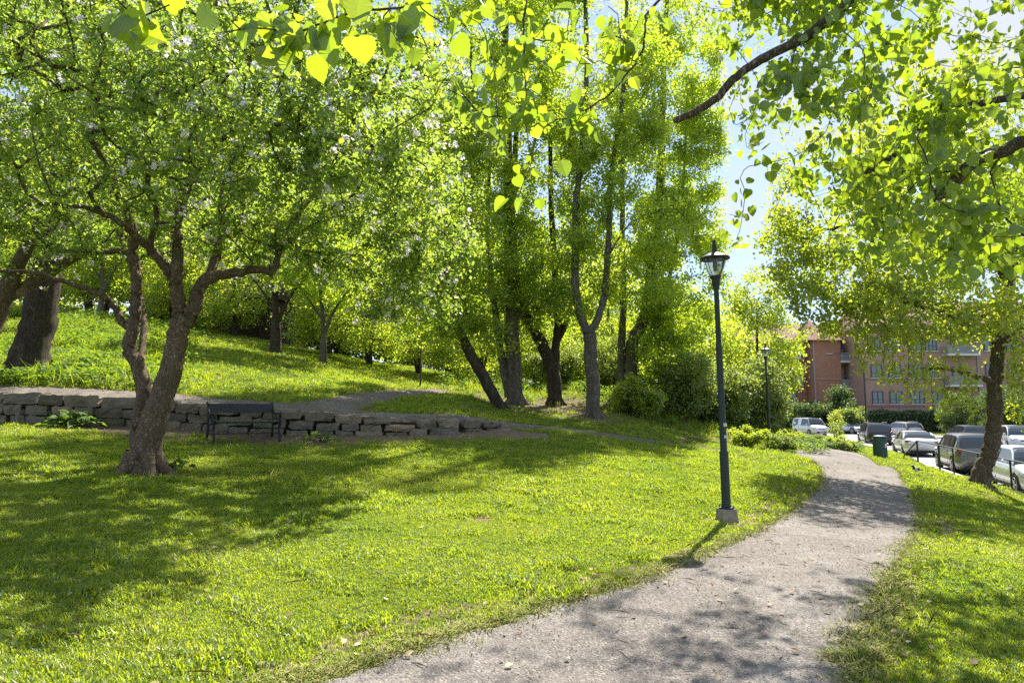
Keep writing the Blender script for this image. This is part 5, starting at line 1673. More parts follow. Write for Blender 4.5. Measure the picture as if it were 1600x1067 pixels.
# ------------------------------------------------------------------ street lamps
def street_lamp(loc, label, mat='lamp_green', rz=0.0, stickers=True, lean=(0, 0)):
    r = empty('street_lamp', loc, rz); tag(r, label, 'street lamp', 'park lamps along the gravel path')
    r.rotation_euler = (lean[0], lean[1], rz)
    mb = MB()
    v = [(-.145, -.13, -.1), (.145, -.13, -.1), (.145, .13, -.1), (-.145, .13, -.1), (-.115, -.105, .20), (.115, -.105, .20), (.115, .105, .20), (-.115, .105, .20)]
    mb.add(v, [(3, 2, 1, 0), (4, 5, 6, 7), (0, 1, 5, 4), (1, 2, 6, 5), (2, 3, 7, 6), (3, 0, 4, 7)])
    mb.build('concrete_base', M['concrete'], r, bevel=.015)
    mb = MB(); mb.lathe((0, 0, 0), [(.115, .205), (.115, .222), (.08, .223)], 20)
    for k in range(4):
        a = k * math.pi / 2 + .78
        mb.lathe((.10 * math.cos(a), .10 * math.sin(a), 0), [(.012, .222), (.012, .25)], 6)
    mb.build('flange', M[mat], r)
    mb = MB()
    mb.lathe((0, 0, 0), [(.078, .223), (.078, .24), (.068, .26), (.066, 1.0), (.069, 1.01), (.069, 1.05), (.052, 1.07), (.050, 2.62), (.054, 2.63), (.054, 2.67), (.042, 2.69), (.039, 3.56), (.05, 3.57), (.05, 3.60), (.035, 3.61)], 20)
    mb.box((.0, -.066, .72), (.055, .008, .20))
    po = mb.build('pole', M[mat], r, smooth=False)
    if stickers:
        mb = MB(); mb.box((.012, -.053, 1.46), (.055, .006, .05)); mb.build('sticker', M['sticker'], r); mb = MB(); mb.box((.018, -.053, 1.28), (.055, .006, .045)); mb.build('sticker', M['sticker'], r)
    mb = MB(); mb.lathe((0, 0, 0), [(.045, 3.58), (.062, 3.66), (.066, 3.72), (.085, 3.745), (.088, 3.775), (.06, 3.78)], 20); mb.build('lantern_cup', M['lamp_black'], r, smooth=False)
    mb = MB(); mb.lathe((0, 0, 0), [(.066, 3.778), (.10, 3.83), (.135, 3.90), (.158, 3.98), (.165, 4.035)], 28)
    mb.build('glass_bowl', M['lamp_glass'], r, smooth=True)
    mb = MB()
    for k in range(4):
        a = k * math.pi / 2 + .35
        mb.tube([(R_ * math.cos(a), R_ * math.sin(a), z) for R_, z in [(.072, 3.775), (.108, 3.83), (.143, 3.90), (.166, 3.98), (.172, 4.04)]], .006, 5)
    mb.build('lantern_frame', M['lamp_black'], r)
    mb = MB(); mb.lathe((0, 0, 0), [(.165, 4.037), (.222, 4.035), (.232, 4.048), (.224, 4.068), (.17, 4.10), (.10, 4.13), (.045, 4.15), (.036, 4.20), (.034, 4.27), (.026, 4.30), (.028, 4.33), (.012, 4.355), (.001, 4.36)], 28)
    mb.build('lamp_cap', M['lamp_black'], r, smooth=False)
    mb = MB(); mb.lathe((0, 0, 0), [(.02, 4.0), (.15, 4.032), (.001, 4.034)], 24); mb.lathe((0, 0, 0), [(.03, 3.86), (.032, 4.0), (.02, 4.01)], 12)
    mb.build('reflector', M['lamp_white'], r)
    return r


street_lamp((LX, LY, hz(LX, LY)), 'near street lamp on a chipped concrete foot, dark green post with two stickers', rz=.25, lean=(0, -.018)).scale = (.945, .945, .945)
q = hit(1203, 697, 24, 34)
q = np.array([q[0], q[1], q[2]])
lamp2 = street_lamp(tuple(q), 'distant park street lamp standing among low shrubs where the path ends', rz=.1, mat='lamp_black', stickers=False, lean=(0, -.012))

# arched street light by the road
xx = (1350 - 800) / F * 70
r = empty('street_light', (xx, 70, -.8)); tag(r, 'slender black street light with an arching arm in front of the brick building', 'street light')
mb = MB(); mb.lathe((0, 0, 0), [(.12, 0), (.12, 1.2), (.075, 1.3), (.06, 6.6)], 10)
mb.build('pole', M['lamp_black'], r)
mb = MB(); mb.tube([tuple(p) for p in catmull([(0, 0, 6.5), (-.2, 0, 7.2), (-1.0, 0, 7.9), (-2.2, 0, 8.15), (-3.2, 0, 8.1)], 5)], .045, 6); mb.build('arm', M['lamp_black'], r)
mb = MB(); mb.box((-3.45, 0, 8.05), (.7, .25, .12)); mb.build('lamp_head', M['lamp_black'], r, bevel=.03)

# ------------------------------------------------------------------ litter bin
xx = (1369 - 800) / F * 30.5
r = empty('litter_bin', (xx, 30.5, hz(xx, 30.5)), .5); tag(r, 'dark green litter bin beside the end of the gravel path', 'litter bin')
mb = MB(); mb.lathe((0, 0, 0), [(.30, 0), (.31, .02), (.285, .04), (.285, .78), (.30, .79), (.30, .82), (.27, .83), (.27, .90), (.25, .93), (.20, .95), (.0, .955)], 24); mb.build('body', M['bin_green'], r, smooth=False)
mb = MB(); mb.box((0, -.262, .862), (.30, .04, .05)); mb.build('opening', M['black'], r); mb = MB(); mb.box((0, .262, .862), (.30, .04, .05)); mb.build('opening', M['black'], r)
mb = MB(); mb.box((-.02, -.288, .52), (.14, .012, .17)); mb.build('pictogram_plate', M['sticker'], r)
mb = MB(); mb.lathe((0, 0, 0), [(.33, -.03), (.33, .018), (.30, .02)], 20); mb.build('foot', M['black'], r)

def s_for(u, n):
    ss = np.arange(-20, 90, .1); best = None
    q = np.array([road_pt(t, n) for t in ss])
    return float(ss[np.abs(800 + F * q[:, 0] / (q[:, 1] * CP) - u).argmin()])


# ------------------------------------------------------------------ railing
fr = empty('railing', (0, 0, 0)); tag(fr, 'black pipe railing with a slanting end brace between lawn and pavement', 'railing')
posts_u = [1430, 1463, 1485, 1523, 1573, 1640, 1730]
FP = []
for u in posts_u:
    k = (u - 800) / F
    a = road_pt(0, -2.0)
    s = s_for(u, -2.1)
    q = road_pt(s, -2.1); FP.append(np.array([q[0], q[1], -.70]))

fr.location = FP[0].tolist(); o0 = FP[0]
for i, p in enumerate(FP):
    p = p - o0
    mb = MB(); mb.tube([p + [0, 0, -.1], p + [0, 0, .93]], .038 if i in (0, 1) else .026, 8); mb.build('post', M['iron'], fr)
mb = MB(); mb.tube([p - o0 + [0, 0, .93] for p in FP], .022, 8); mb.build('top_rail', M['iron'], fr)
e = np.array([o0[0] + RD[0] * 1.5 - .5, o0[1] + RD[1] * 1.5, -.68])
mb = MB(); mb.tube([np.array([0, 0, .9]), e - o0 + [0, 0, -.02]], .028, 8); mb.build('brace', M['iron'], fr)
m, nt, out = new_mat('wire_mesh')
tcn = objco(nt); sx = ND(nt, 'ShaderNodeSeparateXYZ'); nt.links.new(tcn, sx.inputs[0])
d1 = math_(nt, 'ADD', math_(nt, 'MULTIPLY', sx.outputs[1], 1.0), sx.outputs[2]); d2 = math_(nt, 'SUBTRACT', sx.outputs[1], sx.outputs[2])
def linef(x): return math_(nt, 'LESS_THAN', math_(nt, 'FRACT', math_(nt, 'MULTIPLY', x, 14.0)), .07)
fac = math_(nt, 'MAXIMUM', linef(d1), linef(d2))
trn = ND(nt, 'ShaderNodeBsdfTransparent'); pb = ND(nt, 'ShaderNodeBsdfPrincipled', ins={'Base Color': (.04, .04, .04, 1), 'Roughness': .6})
mxs = ND(nt, 'ShaderNodeMixShader'); nt.links.new(fac, mxs.inputs[0]); nt.links.new(trn.outputs[0], mxs.inputs[1]); nt.links.new(pb.outputs[0], mxs.inputs[2]); nt.links.new(mxs.outputs[0], out.inputs[0])
M['wire'] = m
mb = MB()
for a, b in list(zip(FP[:-1], FP[1:]))[3:]:
    a = a - o0; b = b - o0
    mb.add([a + [0, 0, .05], b + [0, 0, .05], b + [0, 0, .88], a + [0, 0, .88]], [(0, 1, 2, 3)])
mb.build('wire_mesh', M['wire'], fr)

# ------------------------------------------------------------------ magpie
q = hit(1432, 742, 14, 34)
bird = empty('magpie', tuple(q), math.radians(200)); tag(bird, 'small black and white magpie standing on the grass by the railing', 'bird')
def blob(mb, c, r, mi=0, n=10, sq=None):
    prof = []
    vs = []; m_ = 7
    for i in range(m_ + 1):
        ph = -math.pi / 2 + math.pi * i / m_
        for k in range(n):
            th = 2 * math.pi * k / n
            vs.append((c[0] + r[0] * math.cos(ph) * math.cos(th), c[1] + r[1] * math.cos(ph) * math.sin(th), c[2] + r[2] * math.sin(ph)))
    fs = []
    for i in range(m_):
        for k in range(n):
            fs.append((i * n + k, i * n + (k + 1) % n, (i + 1) * n + (k + 1) % n, (i + 1) * n + k))
    mb.add(vs, fs, mi)
feather_b = plain('feather_black', (.012, .013, .018), .4); feather_w = plain('feather_white', (.75, .75, .75), .8)
bm_pts = [(-.24, .115, .004, .012, 0), (-.16, .12, .012, .010, 0), (-.09, .13, .028, .025, 0), (-.05, .135, .045, .042, 1), (0, .14, .055, .055, 1), (.045, .155, .052, .055, 1), (.075, .18, .038, .045, 0), (.095, .215, .028, .032, 0), (.115, .235, .027, .026, 0), (.135, .235, .018, .018, 0), (.15, .23, .008, .008, 0), (.175, .225, .002, .003, 0)]
mb = MB(); n = 12; vs = []; fs = []
for (x, z, wy_, hz_, mi) in bm_pts:
    for k in range(n):
        th = 2 * math.pi * k / n; vs.append((x, wy_ * math.cos(th), z + hz_ * math.sin(th)))
b0_ = 0
for i in range(len(bm_pts) - 1):
    for k in range(n): fs.append(((i * n + k), (i * n + (k + 1) % n), ((i + 1) * n + (k + 1) % n), ((i + 1) * n + k)))
mb.add(vs, fs); mb.m = [bm_pts[i // n][4] for i in range(len(fs))]
mb.build('body', [feather_b, feather_w], bird, smooth=True)
for s in (-1, 1):
    mb = MB(); mb.add([(.05, s * .055, .18), (-.02, s * .062, .175), (-.12, s * .03, .135), (-.05, s * .058, .125), (.03, s * .062, .14), (.05, s * .05, .18), (-.12, s * .022, .13)], [(0, 1, 2, 3, 4)] if s > 0 else [(4, 3, 2, 1, 0)]); mb.build('wing', feather_b, bird)
    mb = MB(); mb.tube([(0, s * .02, .10), (.01, s * .022, .05), (0, s * .022, 0)], [.006, .003, .003], 5); mb.tube([(0, s * .022, .003), (.03, s * .024, .002)], .002, 4); mb.build('leg', feather_b, bird)


# ------------------------------------------------------------------ cars
def paint(name, c, metal=.3):
    m, nt, out = new_mat(name)
    p = ND(nt, 'ShaderNodeBsdfPrincipled', ins={'Roughness': .28, 'Metallic': metal, 'Base Color': rgb(c)})
    p.inputs['Coat Weight'].default_value = .8; p.inputs['Coat Roughness'].default_value = .04
    nt.links.new(p.outputs[0], out.inputs[0]); return m


CT_ = {  # belt line (t, z/H), windscreen base/top, rear top/base, roof z
    'suv': dict(L=4.7, W=1.9, H=1.68, belt=[(0, .46), (.03, .54), (.12, .60), (.27, .645), (.5, .66), (.85, .68), (.97, .66), (1, .56)], A=.25, B=.40, C=.87, D=.975, arch=.40, wr=.355),
    'sedan': dict(L=4.75, W=1.85, H=1.44, belt=[(0, .42), (.03, .50), (.12, .58), (.28, .66), (.5, .68), (.82, .71), (.96, .70), (1, .58)], A=.26, B=.43, C=.72, D=.90, arch=.37, wr=.33),
    'coupe': dict(L=4.95, W=1.95, H=1.38, belt=[(0, .40), (.03, .48), (.12, .58), (.28, .66), (.5, .68), (.8, .74), (.95, .72), (1, .58)], A=.27, B=.45, C=.66, D=.92, arch=.39, wr=.36),
    'hatch': dict(L=4.25, W=1.8, H=1.47, belt=[(0, .42), (.03, .50), (.12, .58), (.27, .65), (.5, .67), (.85, .69), (.97, .66), (1, .52)], A=.23, B=.40, C=.86, D=.97, arch=.36, wr=.32),
    'estate': dict(L=4.7, W=1.83, H=1.48, belt=[(0, .42), (.03, .50), (.12, .58), (.27, .65), (.5, .67), (.85, .69), (.97, .66), (1, .52)], A=.25, B=.41, C=.88, D=.975, arch=.36, wr=.33),
    'mpv': dict(L=4.5, W=1.85, H=1.66, belt=[(0, .42), (.03, .50), (.1, .58), (.2, .64), (.5, .65), (.85, .66), (.97, .64), (1, .5)], A=.15, B=.37, C=.9, D=.98, arch=.37, wr=.33),
    'van': dict(L=4.6, W=1.85, H=1.86, belt=[(0, .38), (.03, .47), (.1, .54), (.2, .60), (.5, .61), (.85, .61), (.985, .61), (1, .5)], A=.18, B=.33, C=.965, D=.99, arch=.36, wr=.33),
}


def car(kind, col, s, n, away, label, cat='car', name='parked_car', roofbox=False, dark_trim=False, group='cars parked along the street', metal=.3):
    D = CT_[kind]; Lc, Wc, Hc = D['L'], D['W'], D['H']
    q = road_pt(s, n)
    yaw = road_dir(s) + (0 if away else math.pi) + random.uniform(-.015, .015)
    r = empty(name, (q[0], q[1], ROAD_Z + .002), yaw); tag(r, label, cat, group)
    pm = paint('paint_' + name, col, metal)
    # local x: front = +x
    X = lambda t: (0.5 - t) * Lc
    bt = np.array(D['belt'])
    ts = np.unique(np.concatenate([[0, .015, .04, .08, .13, .2], np.linspace(.25, .9, 14), [.94, .97, .99, 1.0]]))
    def hw(t):
        e = min(t, 1 - t)
        return Wc / 2 * (1 - .16 * max(0, 1 - e / .12) ** 2 - .02)
    def zb(t): return np.interp(t, bt[:, 0], bt[:, 1]) * Hc
    def zl(t):
        e = min(t, 1 - t); return .19 + .10 * max(0, 1 - e / .06)
    rings = []
    def fl(w_, zf): return w_
    n_ = 0
    vs = []; fs = []
    for t in ts:
        w0 = hw(t); z0, z1 = zl(t), zb(t)
        sec = [(0, z0), (.86 * w0, z0), (.965 * w0, z0 + .07), (w0, z0 + (z1 - z0) * .42), (.995 * w0, z0 + (z1 - z0) * .62), (.965 * w0, z0 + (z1 - z0) * .86), (.90 * w0, z1 - .012), (.72 * w0, z1 + .012), (0, z1 + .03)]
        for y, z in sec: vs.append((X(t), y, z))
        for y, z in sec[-2:0:-1]: vs.append((X(t), -y, z))
        n_ = len(sec) * 2 - 2
    for i in range(len(ts) - 1):
        for k in range(n_):
            fs.append((i * n_ + k, (i + 1) * n_ + k, (i + 1) * n_ + (k + 1) % n_, i * n_ + (k + 1) % n_))
    fs.append(tuple(range(n_))); fs.append(tuple(range((len(ts) - 1) * n_ + n_ - 1, (len(ts) - 1) * n_ - 1, -1)))
    mb = MB(); mb.add(vs, fs)
    mb.build('body', pm, r, smooth=True)
    # greenhouse
    A, B, Cc, Dd = D['A'], D['B'], D['C'], D['D']
    tg = np.unique(np.concatenate([np.linspace(A, B, 5), np.linspace(B, Cc, 7), np.linspace(Cc, Dd, 4)]))
    def zr(t):
        if t < B: return zb(A) + (Hc * .985 - zb(A)) * math.sin((t - A) / (B - A) * math.pi / 2) ** .85
        if t > Cc: return zb(Dd) + (Hc * .965 - zb(Dd)) * math.cos((t - Cc) / (Dd - Cc) * math.pi / 2) ** .8
        return Hc * (.985 + .015 * math.sin((t - B) / (Cc - B) * math.pi) - .02 * (t - B) / (Cc - B))
    def gsec(t, off=0.0):
        w0 = hw(t); z1 = zb(t); zt = max(zr(t), z1 + .012); f = (zt - z1) / (Hc - z1)
        wb_ = .93 * w0; wt = wb_ - (.93 - .72) * w0 * f
        return wb_ + off, z1 - .02, wt + off, zt - .05 * f, zt + .0
    vs = []; n2 = 8
    for t in tg:
        wb_, z1, wt, zs, zt = gsec(t)
        vs += [(X(t), wb_, z1), (X(t), wt + .02, zs), (X(t), wt * .82, zt), (X(t), 0, zt + .012), (X(t), -wt * .82, zt), (X(t), -wt - .02, zs), (X(t), -wb_, z1), (X(t), 0, z1 - .02)]
    fs = []
    for i in range(len(tg) - 1):
        for k in range(n2): fs.append((i * n2 + k, i * n2 + (k + 1) % n2, (i + 1) * n2 + (k + 1) % n2, (i + 1) * n2 + k)[::-1])
    fs.append(tuple(range(n2))); fs.append(tuple(range((len(tg)) * n2 - 1, (len(tg) - 1) * n2 - 1, -1)))
    mb = MB(); mb.add(vs, fs); mb.build('windows', M['glass_car'], r, smooth=False)
    # roof skin
    vs = []; tr_ = [t for t in tg if B - .001 <= t <= Cc + .001]
    for t in tr_:
        wb_, z1, wt, zs, zt = gsec(t)
        vs += [(X(t), wt + .028, zs - .03), (X(t), wt + .026, zs + .01), (X(t), wt * .82, zt + .014), (X(t), 0, zt + .028), (X(t), -wt * .82, zt + .014), (X(t), -wt - .026, zs + .01), (X(t), -wt - .028, zs - .03)]
    fs = []
    for i in range(len(tr_) - 1):
        for k in range(6): fs.append((i * 7 + k, (i + 1) * 7 + k, (i + 1) * 7 + k + 1, i * 7 + k + 1))
    mb = MB(); mb.add(vs, fs); mb.build('roof', pm, r, smooth=True)
    for sg in (-1, 1):
        mb = MB()
        def gl(t, f):
            wb_, z1, wt, zs, zt = gsec(t); return (X(t), sg * (wb_ + (wt + .02 - wb_) * f + .006), z1 + (zs - z1) * f)
        mb.tube([gl(t, 1.0) for t in np.linspace(A, B, 5)], .028, 5); mb.build('pillar', pm, r); mb = MB()
        tm = (B + Cc) / 2
        if kind != 'van':
            mb.tube([gl(tm, 0), gl(tm - .005, 1)], .03, 4); mb.build('pillar', pm, r); mb = MB(); mb.tube([gl(Cc - .06, 0), gl(Cc - .05, 1)], .045, 4); mb.build('pillar', pm, r); mb = MB()
        mb.tube([gl(t, 1.0) for t in np.linspace(Cc, Dd, 4)], .04, 5); mb.tube([gl(Dd - .01, 0), gl(Cc, 1)], .04, 4)
        mb.build('pillar', pm, r)
        if kind == 'van':
            mb = MB(); ta, tb = B + .22, Dd - .012
            mb.add([gl(ta, -.1), gl(tb, -.1), gl(tb, 1.02), gl(ta, 1.02)] + [tuple(np.array(gl(t_, f_)) + [0, sg * .02, 0]) for t_, f_ in ((ta, -.1), (tb, -.1), (tb, 1.02), (ta, 1.02))], [(4, 5, 6, 7), (7, 6, 5, 4), (0, 1, 5, 4), (2, 3, 7, 6), (1, 2, 6, 5), (3, 0, 4, 7)]); mb.build('side_panel', pm, r)
        # mirror
        xm = X(A + .07); wm = hw(A + .07)
        mb = MB(); mb.box((xm, sg * (wm + .09), zb(A + .07) + .06), (.10, .17, .11)); mb.build('mirror', pm if not dark_trim else M['black'], r, bevel=.02)
        # door seams and handles
        mb = MB()
        for t in (A + .04, (B + Cc) / 2, Cc - .07):
            mb.box((X(t), sg * (hw(t) * .99), (zl(t) + zb(t)) / 2 + .04), (.012, .012, (zb(t) - zl(t)) * .62))
        mb.box((0, sg * (hw(.5) * .995 + .002), .25), (Lc * .52, .02, .06))
        mb.build('door_trim', M['black'], r)
        for t in (B + .12, Cc - .12):
            mb = MB(); mb.box((X(t), sg * (hw(t) * 1.0), zb(t) * .86), (.16, .02, .025)); mb.build('door_handle', pm, r)
    wt_, wr_ = D['wr'], D['wr']
    for t in (.19, .805):
        for sg in (-1, 1):
            y = sg * (hw(t) - .02)
            mb = MB(); vs = []
            k_ = 20
            for a in np.linspace(0, 2 * math.pi, k_, endpoint=False): vs.append((X(t) + (wr_ + .06) * math.cos(a), sg * (hw(t) + .004), max(.19, wr_ + (wr_ + .06) * math.sin(a))))
            vs += [(v_[0], sg * (hw(t) - .12), v_[2]) for v_ in vs]
            mb.add(vs, [tuple(range(k_)), tuple(range(k_ - 1, -1, -1))] + [(i, (i + 1) % k_, (i + 1) % k_ + k_, i + k_) for i in range(k_)]); mb.build('wheel_arch', M['black'], r)
            mb = MB()
            def ring(prof, mb=mb):
                vs = []; n3 = 24
                for rr_, yy in prof:
                    for k in range(n3):
                        a = 2 * math.pi * k / n3; vs.append((X(t) + rr_ * math.cos(a), y + sg * yy, wr_ + rr_ * math.sin(a)))
                fs = []
                for i in range(len(prof) - 1):
                    for k in range(n3): fs.append((i * n3 + k, i * n3 + (k + 1) % n3, (i + 1) * n3 + (k + 1) % n3, (i + 1) * n3 + k))
                fs.append(tuple(range(n3))); fs.append(tuple(range((len(prof) - 1) * n3, len(prof) * n3)))
                mb.add(vs, fs)
            ring([(wr_ * .7, -.18), (wr_ * .97, -.17), (wr_, -.10), (wr_, .0), (wr_ * .96, .035), (wr_ * .72, .04)])
            wh = mb.build('wheel', M['rubber'], r)
            mb = MB(); yo = y + sg * .046
            for k in range(5):
                a = 2 * math.pi * k / 5 + t * 7
                mb.box((X(t) + wr_ * .36 * math.cos(a), yo, wr_ + wr_ * .36 * math.sin(a)), (wr_ * .62, .012, wr_ * .2), ry=-a)
            mb.tube([(X(t), yo - .004, wr_), (X(t), yo + .004, wr_)], wr_ * .16, 12)
            vs = []; n3 = 24
            for rr_ in (wr_ * .72, wr_ * .62):
                for k in range(n3):
                    a = 2 * math.pi * k / n3; vs.append((X(t) + rr_ * math.cos(a), yo - sg * .002, wr_ + rr_ * math.sin(a)))
            mb.add(vs, [(k, (k + 1) % n3, n3 + (k + 1) % n3, n3 + k) for k in range(n3)])
            mb.build('rim', M['alloy'], wh)
    # lamps, grille, plates
    for sg in (-1, 1):
        mb = MB(); zf = zb(.05) - .07
        mb.box((X(.035), sg * hw(.035) * .80, zf), (.22, .36, .11), rz=-sg * .38); mb.build('headlight', M['headlight'], r, bevel=.02)
        mb = MB(); mb.box((X(.975), sg * hw(.97) * .82, zb(.95) - .12), (.16, .34, .12), rz=sg * .3); mb.build('tail_light', M['lamp_red'], r, bevel=.02)
    mb = MB(); mb.box((X(.0) + .0, 0, .40), (.05, Wc * .55, .13)); mb.box((X(.005), 0, zb(.02) - .09), (.06, Wc * .38, .07)); mb.build('grille', M['black'], r, bevel=.01)
    mb = MB(); mb.box((X(1.0), 0, .30), (.08, Wc * .70, .12)); mb.build('rear_bumper_trim', M['black'], r, bevel=.02)
    mb = MB(); mb.box((X(1.0) - .03, 0, .62 if kind != 'van' else .5), (.015, .50, .11)); mb.build('number_plate', M['plate'], r)
    mb = MB(); mb.box((X(0) + .03, 0, .36), (.015, .50, .11)); mb.build('number_plate', M['plate'], r)
    if roofbox:
        mb = MB()
        for sg in (-1, 1): mb.tube([(X(B + .04), sg * Wc * .34, Hc + .02), (X(B + .06), sg * Wc * .34, Hc + .06), (X(Cc - .06), sg * Wc * .34, Hc + .05), (X(Cc - .04), sg * Wc * .34, Hc)], .018, 5)
        mb.build('roof_rails', M['metal_grey'], r)
    return r


car('estate', (.72, .73, .76), s_for(1606, .0), .0, False, 'silver-white car facing the camera behind the leaning tree at the right edge')
car('suv', (.15, .155, .145), s_for(1508, .0), .0, True, 'dark grey off-road car parked behind the railing', dark_trim=True)
car('sedan', (.68, .66, .62), s_for(1425, .0), .0, True, 'cream-white saloon car parked next to the end of the railing')
car('suv', (.022, .022, .026), s_for(1364, -.3), -.3, True, 'black off-road car parked behind the litter bin', roofbox=True, dark_trim=True)
car('van', (.66, .65, .63), s_for(1264, -.2), -.2, False, 'white delivery van standing behind the low shrubs', 'van', 'delivery_van', group='cars parked along the street')
car('coupe', (.58, .60, .64), s_for(1326, 7.6), 7.6, False, 'low silver sports car across the street right of the van', roofbox=False, metal=.6)
car('estate', (.55, .53, .48), s_for(1409, 7.4), 7.4, True, 'light estate car across the street behind the black car', roofbox=True)
car('hatch', (.05, .055, .065), s_for(1508, 7.4), 7.4, True, 'dark hatchback across the street behind the dark grey car')
car('mpv', (.66, .67, .70), s_for(1585, 7.4), 7.4, False, 'white people carrier across the street right of the leaning trunk')

# ------------------------------------------------------------------ buildings
def window(mb_list, root, x, y, z, w_, h_, mull=2, glass='glass_win', ny=-1, axis='x'):
    """window in a wall facing -y (or facing sideways when axis='y')"""
    fm = MB(); t = .09
    def bx(cx, cz, dx, dz, off, th, mb):
        if axis == 'x': mb.box((x + cx, y - off, z + cz), (dx, th, dz))
        else: mb.box((x + ny * off, y + cx, z + cz), (th, dx, dz))
    for sx_ in (-1, 1): bx(sx_ * (w_ / 2 - t / 2), h_ / 2, t, h_, .03, .12, fm)
    bx(0, t / 2, w_ - 2 * t - .004, t, .03, .12, fm); bx(0, h_ - t / 2, w_ - 2 * t - .004, t, .03, .12, fm)
    for k in range(1, mull): bx(-w_ / 2 + w_ * k / mull, h_ / 2, .07, h_ - 2 * t - .004, .028, .10, fm)
    bx(0, h_ * .36, w_ - 2 * t - .01, .05, .02, .08, fm)
    fo = fm.build('window', M['frame_teal'], root)
    g = MB(); bx(0, h_ / 2, w_ - .02, h_ - .02, .0, .05, g); g.build('pane', M[glass], fo)
    s_ = MB(); bx(0, -.06, w_ + .16, .10, .06, .16, s_); s_.build('sill', M['white_trim'], fo)
    return fo


def balcony(root, x0, x1, y, z, dep=1.3):
    mb = MB(); mb.box(((x0 + x1) / 2, y - dep / 2, z), (x1 - x0, dep, .28)); b = mb.build('balcony', M['white_trim'], root)
    mb = MB()
    nb = int((x1 - x0) / .14)
    for k in range(nb + 1): mb.box((x0 + .03 + (x1 - x0 - .06) * k / nb, y - dep + .03, z + .65), (.09, .025, .96))
    for yy in np.linspace(y - dep + .1, y - .1, 8):
        mb.box((x0 + .03, yy, z + .65), (.025, .09, .96)); mb.box((x1 - .03, yy, z + .65), (.025, .09, .96))
    mb.box(((x0 + x1) / 2, y - dep + .03, z + 1.16), (x1 - x0, .06, .05))
    mb.build('balustrade', M['metal_grey'], b)


def px_x(u, Y): return (u - 800) / F * Y
YB = 88.0
zv = lambda v, Y: float(W(1400, v, Y)[2])
# right building
rb = empty('brick_building', (px_x(1352, YB), YB, -.9), 0); tag(rb, 'long pinkish brick apartment block with teal windows across the street', 'building', 'brick apartment blocks across the street')
o_ = np.array([px_x(1352, YB), YB, -.9])
Lw = 34.0; eave = zv(512, YB) + .9
mb = MB(); mb.box((Lw / 2, 5, eave / 2 - .5), (Lw, 10, eave + 1)); mb.build('wall', M['brick_pink'], rb)
mb = MB(); mb.prism([(-.5, eave), (Lw + .5, eave), (Lw + .5, eave + .25), (-.5, eave + .25)], -.55, 10.5); mb.build('eaves', M['white_trim'], rb)
mb = MB()
mb.add([(-.6, -.7, eave + .26), (Lw + .6, -.7, eave + .26), (Lw + .6, 10.7, eave + .26), (-.6, 10.7, eave + .26), (2.2, 5, eave + 4.2), (Lw - 2, 5, eave + 4.2)], [(3, 2, 1, 0), (0, 1, 5, 4), (1, 2, 5), (2, 3, 4, 5), (3, 0, 4)])
rf = mb.build('roof', M['roof_tile'], rb)
for xc in (6, 13, 22): 
    mb = MB(); mb.box((xc, 3.2, eave + 3.6), (.9, .9, 2.2)); mb.build('chimney', M['brick'], rf)
mb = MB(); mb.box((Lw / 2, -.04, zv(634, YB) + .9), (Lw, .10, .18)); mb.box((Lw / 2, -.04, zv(592, YB) + .9), (Lw, .10, .14)); mb.build('string_course', M['brick'], rb)
for row, (va, vb) in enumerate([(611, 631), (569, 590), (527, 548)]):
    for (ua, ub, ml) in [(1361, 1378, 2), (1388, 1408, 2), (1420, 1442, 3), (1455, 1477, 3), (1540, 1560, 2), (1575, 1596, 3), (1610, 1630, 2)]:
        if row > 0 and ua == 1455: ua, ub = 1448, 1466
        z0 = zv(vb, YB) + .9; z1 = zv(va, YB) + .9
        xa = px_x(ua, YB) - o_[0]; xb = px_x(ub, YB) - o_[0]
        window(None, rb, (xa + xb) / 2, -.02, z0, xb - xa, z1 - z0, ml)
for v in (555, 603):
    balcony(rb, px_x(1474, YB) - o_[0], px_x(1524, YB) - o_[0], 0, zv(v, YB) + .9)
    xa = px_x(1500, YB) - o_[0]
    window(None, rb, xa, -.02, zv(v - 3, YB) + .9 + .15, 2.0, 2.1, 2)
mb = MB(); mb.box((px_x(1528, YB) - o_[0], -.10, eave / 2), (.12, .12, eave)); mb.box((px_x(1403, YB) - o_[0], -.08, 2.2), (.08, .08, 3.2)); mb.build('downpipe', M['metal_grey'], rb)

# left building: gable end facing the street corner, sunlit, with balconies between it and the long block
YL = 92.0
lb = empty('brick_building', (px_x(1258, YL), YL, -.9), 0); tag(lb, 'red brick apartment block with a hipped roof left of the long block', 'building', 'brick apartment blocks across the street')
ol = np.array([px_x(1258, YL), YL, -.9])
xg = px_x(1315, YL) - ol[0]; ev = zv(532, YL) + .9
mb = MB(); mb.box((xg / 2 + .65, 4, ev / 2 - .5), (xg - 1.3, 8, ev + 1)); mb.build('wall', M['brick'], lb)
mb = MB(); mb.box((-3.2, 6.5, ev / 2 - .5), (8.9, 8, ev + .9)); mb.build('side_wing', M['brick'], lb)
xr0, xr1 = px_x(1313, YL) - ol[0], px_x(1353, YL) - ol[0] + 1
mb = MB(); mb.box(((xg + xr1) / 2, 6.0, ev / 2 - .5), (xr1 - xg, 8.6, ev + .6)); mb.build('recessed_wall', M['brick_pink'], lb)
mb = MB()
x0, x1 = -8.0, xr1 + .2
mb.add([(.2, -.6, ev + .02), (xg + .6, -.6, ev + .02), (xg + .6, 9, ev + .02), (.2, 9, ev + .02), (xg * .5, 4, ev + 3.4)], [(3, 2, 1, 0), (0, 1, 4), (1, 2, 4), (2, 3, 4), (3, 0, 4)])
